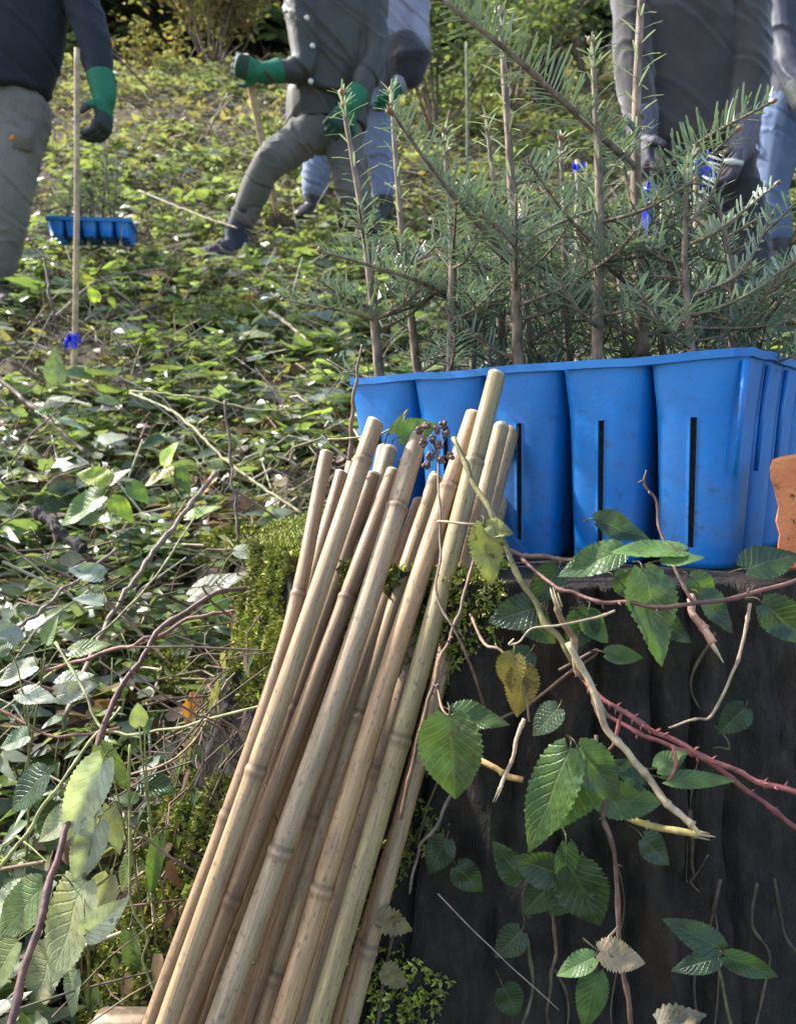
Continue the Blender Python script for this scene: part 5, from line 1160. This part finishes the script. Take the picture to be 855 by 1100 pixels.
bd, jk, trr = person('person in dark navy top and khaki trousers reaching a green glove towards the farther tray', J, dict(jacket=navy, trousers=kha), (.1, 1, -.2), 'al', (GREEN, GREY), jname='jumper', jacket_hem=.14, belly=(.205, .155), smoothw=.007, legr=1.14)
# hip pocket and its small label
c = P(20, 152, 3.4); q = []
mb = MB(); pk = [P(-12, 128, 3.285), P(34, 130, 3.295), P(32, 160, 3.288), P(-12, 158, 3.28)]; mb.add(pk + [p + V((0, .03, 0)) for p in pk], [(0, 1, 2, 3), (0, 4, 5, 1), (1, 5, 6, 2), (2, 6, 7, 3), (3, 7, 4, 0)]); mb.build('pocket', kha, bd)
mb = MB(); pk = [P(10, 143, 3.282), P(15, 143, 3.282), P(15, 150, 3.28), P(10, 150, 3.28)]; mb.add(pk + [p + V((0, .008, 0)) for p in pk], [(0, 1, 2, 3), (0, 4, 5, 1), (1, 5, 6, 2), (2, 6, 7, 3), (3, 7, 4, 0)]); mb.build('pocket_badge', M['orange'], bd)
d = 4.3
J = JJ(d, pelvis=(352, 128), chest=(362, 28), neck=(347, -36), head=(338, -80), sr=(324, -8, 4.2), er=(326, 72, 4.12), wr=(283, 79, 4.05), hndr=(262, 72, 4.02), sl=(398, -8, 4.35), el=(404, 62, 4.22), wl=(378, 114, 4.08), hndl=(362, 132, 4.05),
       hr=(338, 138, 4.24), kr=(286, 180, 4.12), ar=(254, 258, 4.2), tr=(232, 274, 4.12), hl=(368, 142), kl=(380, 212, 4.2), al=(400, 285, 4.32), tl=(385, 298, 4.2), pnr=(0, .8, .4), pnl=(-.3, .8, 0), curlr=1.15, curll=.8)
J['ar'].z = max(J['ar'].z, gh(J['ar'].x, J['ar'].y) + .17); J['al'].z = gh(J['al'].x, J['al'].y) + .13
for k in ('tr', 'tl'): J[k].z = gh(J[k].x, J[k].y) + .13
bd, jk, trr = person('person in bulky olive jacket striding uphill, gripping a wooden spade handle', J, dict(jacket=oli, trousers=olt, boot=cloth('navy_boot', (.012, .014, .03), (.03, .035, .06), 200)), (-.8, -.5, -.3), 'al', (GREEN, (.012, .05, .03)), jacket_hem=.075, belly=(.215, .165), jr=1.06, legr=.94, smoothw=.012)
for x, y in ((334, 88), (330, 20), (336, 50)):
    mb = MB(); p = P(x, y, 4.085); tube(mb, [p, p + V((0, -.012, 0))], [.013, .012], 10); mb.build('button', M['cuff'], bd)
mb = MB(); pk = [P(336, 84, 4.11), P(372, 92, 4.10), P(370, 98, 4.10), P(335, 91, 4.11)]; mb.add(pk + [p + V((0, .03, 0)) for p in pk], [(0, 1, 2, 3), (0, 4, 5, 1), (1, 5, 6, 2), (2, 6, 7, 3), (3, 7, 4, 0)]); mb.build('pocket_flap', oli, bd)
# spade
g0 = P(263, 59, 4.02); gb = P(298, 222, 4.55); t = thing('spade', 'spade with a pale wooden handle gripped in a green glove', 'spade', V((gb.x, gb.y, gh(gb.x, gb.y)))); mb = MB()
low = V((gb.x, gb.y, gh(gb.x, gb.y) + .18)); tube(mb, cr([g0, g0.lerp(low, .5), low], 14), [.021, .0175], 12, 0, (.46, .37, .24), jit=.03); mb.build('handle', M['stick'], t)
M['steel'] = simple('steel', (.12, .12, .12), (.25, .24, .22), 40, .45, .3, .002, metal=.8); mb = MB(); ax = (low - g0).normalized(); sx_ = V((1, 0, 0)); vs_ = []
for k, w_ in ((-.02, .03), (.03, .085), (.15, .088), (.24, .07), (.29, .02)):
    for u in (-1, -.5, 0, .5, 1): vs_.append(low + ax * k + sx_ * w_ * u + V((0, .02 * u * u, 0)))
k = len(vs_); vs_ += [v + V((0, .005, 0)) for v in vs_]
fs = [(i * 5 + j, i * 5 + j + 1, i * 5 + 6 + j, i * 5 + 5 + j) for i in range(4) for j in range(4)]; fs += [tuple(a + k for a in f[::-1]) for f in fs]
mb.add(vs_, fs); mb.build('blade', M['steel'], t)
d = 5.0
J = JJ(d, pelvis=(385, 112), chest=(412, 12), neck=(418, -44), head=(416, -84), sr=(446, 0), er=(448, 50, 4.95), wr=(428, 92, 4.85), hndr=(418, 108, 4.8), sl=(372, -8), el=(352, 50), wl=(330, 100, 4.9), hndl=(318, 112, 4.88),
       hr=(402, 122), kr=(410, 182), ar=(412, 250), tr=(408, 262, 4.85), hl=(358, 122), kl=(342, 178), al=(336, 238), tl=(328, 250, 4.9))
for k in ('ar', 'al'): J[k].z = gh(J[k].x, J[k].y) + .13
for k in ('tr', 'tl'): J[k].z = gh(J[k].x, J[k].y) + .11
bd, jk, trr = person('person in pale lavender jacket and light jeans, hidden behind the olive jacket', J, dict(jacket=lav, trousers=jea), (-.7, -.6, -.1), 'al', (GREEN, GREEN), jr=1.1, belly=(.19, .15), smoothw=.011, jacket_hem=.05)
q = [etube([P(430, 45, 4.86), P(440, 62, 4.84), P(436, 84, 4.86)], [(.10, .07), (.13, .09), (.10, .07)], V((1, 0, 0)))]; ob = flesh('shoulder_bag', q, blk, None, .01, 4, .006, loc=P(436, 90, 4.86)); tag(ob, 'black bag slung against the lavender jacket', 'bag')
d = 3.0
J = JJ(d, pelvis=(742, 108), chest=(736, 8), neck=(744, -70), head=(744, -122), sr=(800, -36, 2.95), er=(806, 78, 2.88), wr=(796, 158, 2.82), hndr=(782, 196, 2.8), sl=(682, -34), el=(680, 66, 2.95), wl=(690, 148, 2.9), hndl=(695, 180, 2.86),
       hr=(766, 130), kr=(798, 232, 2.95), ar=(806, 340, 2.9), tr=(845, 358, 2.86), hl=(722, 130), kl=(722, 245), al=(722, 352), tl=(705, 362, 2.9))
for k in ('ar', 'al'): J[k].z = gh(J[k].x, J[k].y) + .13
J['ar'].z = P(806, 345, 2.9).z
for k in ('tr', 'tl'): J[k].z = J['a' + k[1]].z - .015
bd, jk, trr = person('person in dark fleece jacket and black trousers standing behind the firs', J, dict(jacket=fle, trousers=blk), (-.2, -1, -.4), 'al', ((.10, .09, .12), (.05, .045, .06)), jname='fleece_jacket', jr=1.0, belly=(.19, .14), legr=1.0, smoothw=.006, jacket_hem=-.05)
mb = MB(); p = P(786, 174, 2.76); tube(mb, [p + V((-.03, 0, .004)), p, p + V((.035, 0, -.004))], [.006, .012, .008], 8); mb.build('watch', M['cuff'], bd)
q = [etube([P(686, 92, 2.87), P(735, 96, 2.845), P(742, 60, 2.86)], [.03, .03, .03], V((1, 0, 0)))]
d = 3.7
J = JJ(d, pelvis=(862, 108), chest=(868, 15), neck=(872, -48), head=(872, -92), sr=(905, -20), er=(915, 60), wr=(900, 120), hndr=(895, 150), sl=(836, -16), el=(846, 56, 3.62), wl=(862, 110, 3.5), hndl=(868, 130, 3.45),
       hr=(878, 118), kr=(880, 205), ar=(882, 292), tr=(875, 305, 3.6), hl=(842, 118), kl=(828, 205), al=(832, 290), tl=(822, 302, 3.6))
for k in ('ar', 'al'): J[k].z = gh(J[k].x, J[k].y) + .13
for k in ('tr', 'tl'): J[k].z = gh(J[k].x, J[k].y) + .11
person('person in quilted navy jacket and blue jeans behind the fleece jacket', J, dict(jacket=nav2, trousers=jea2), (.3, -1, -.2), 'al', (GREY, GREY), jr=1.0, smoothw=.012, jacket_hem=.04)
# stray folder-like wall of leaves is not needed: far hillside continues as ground
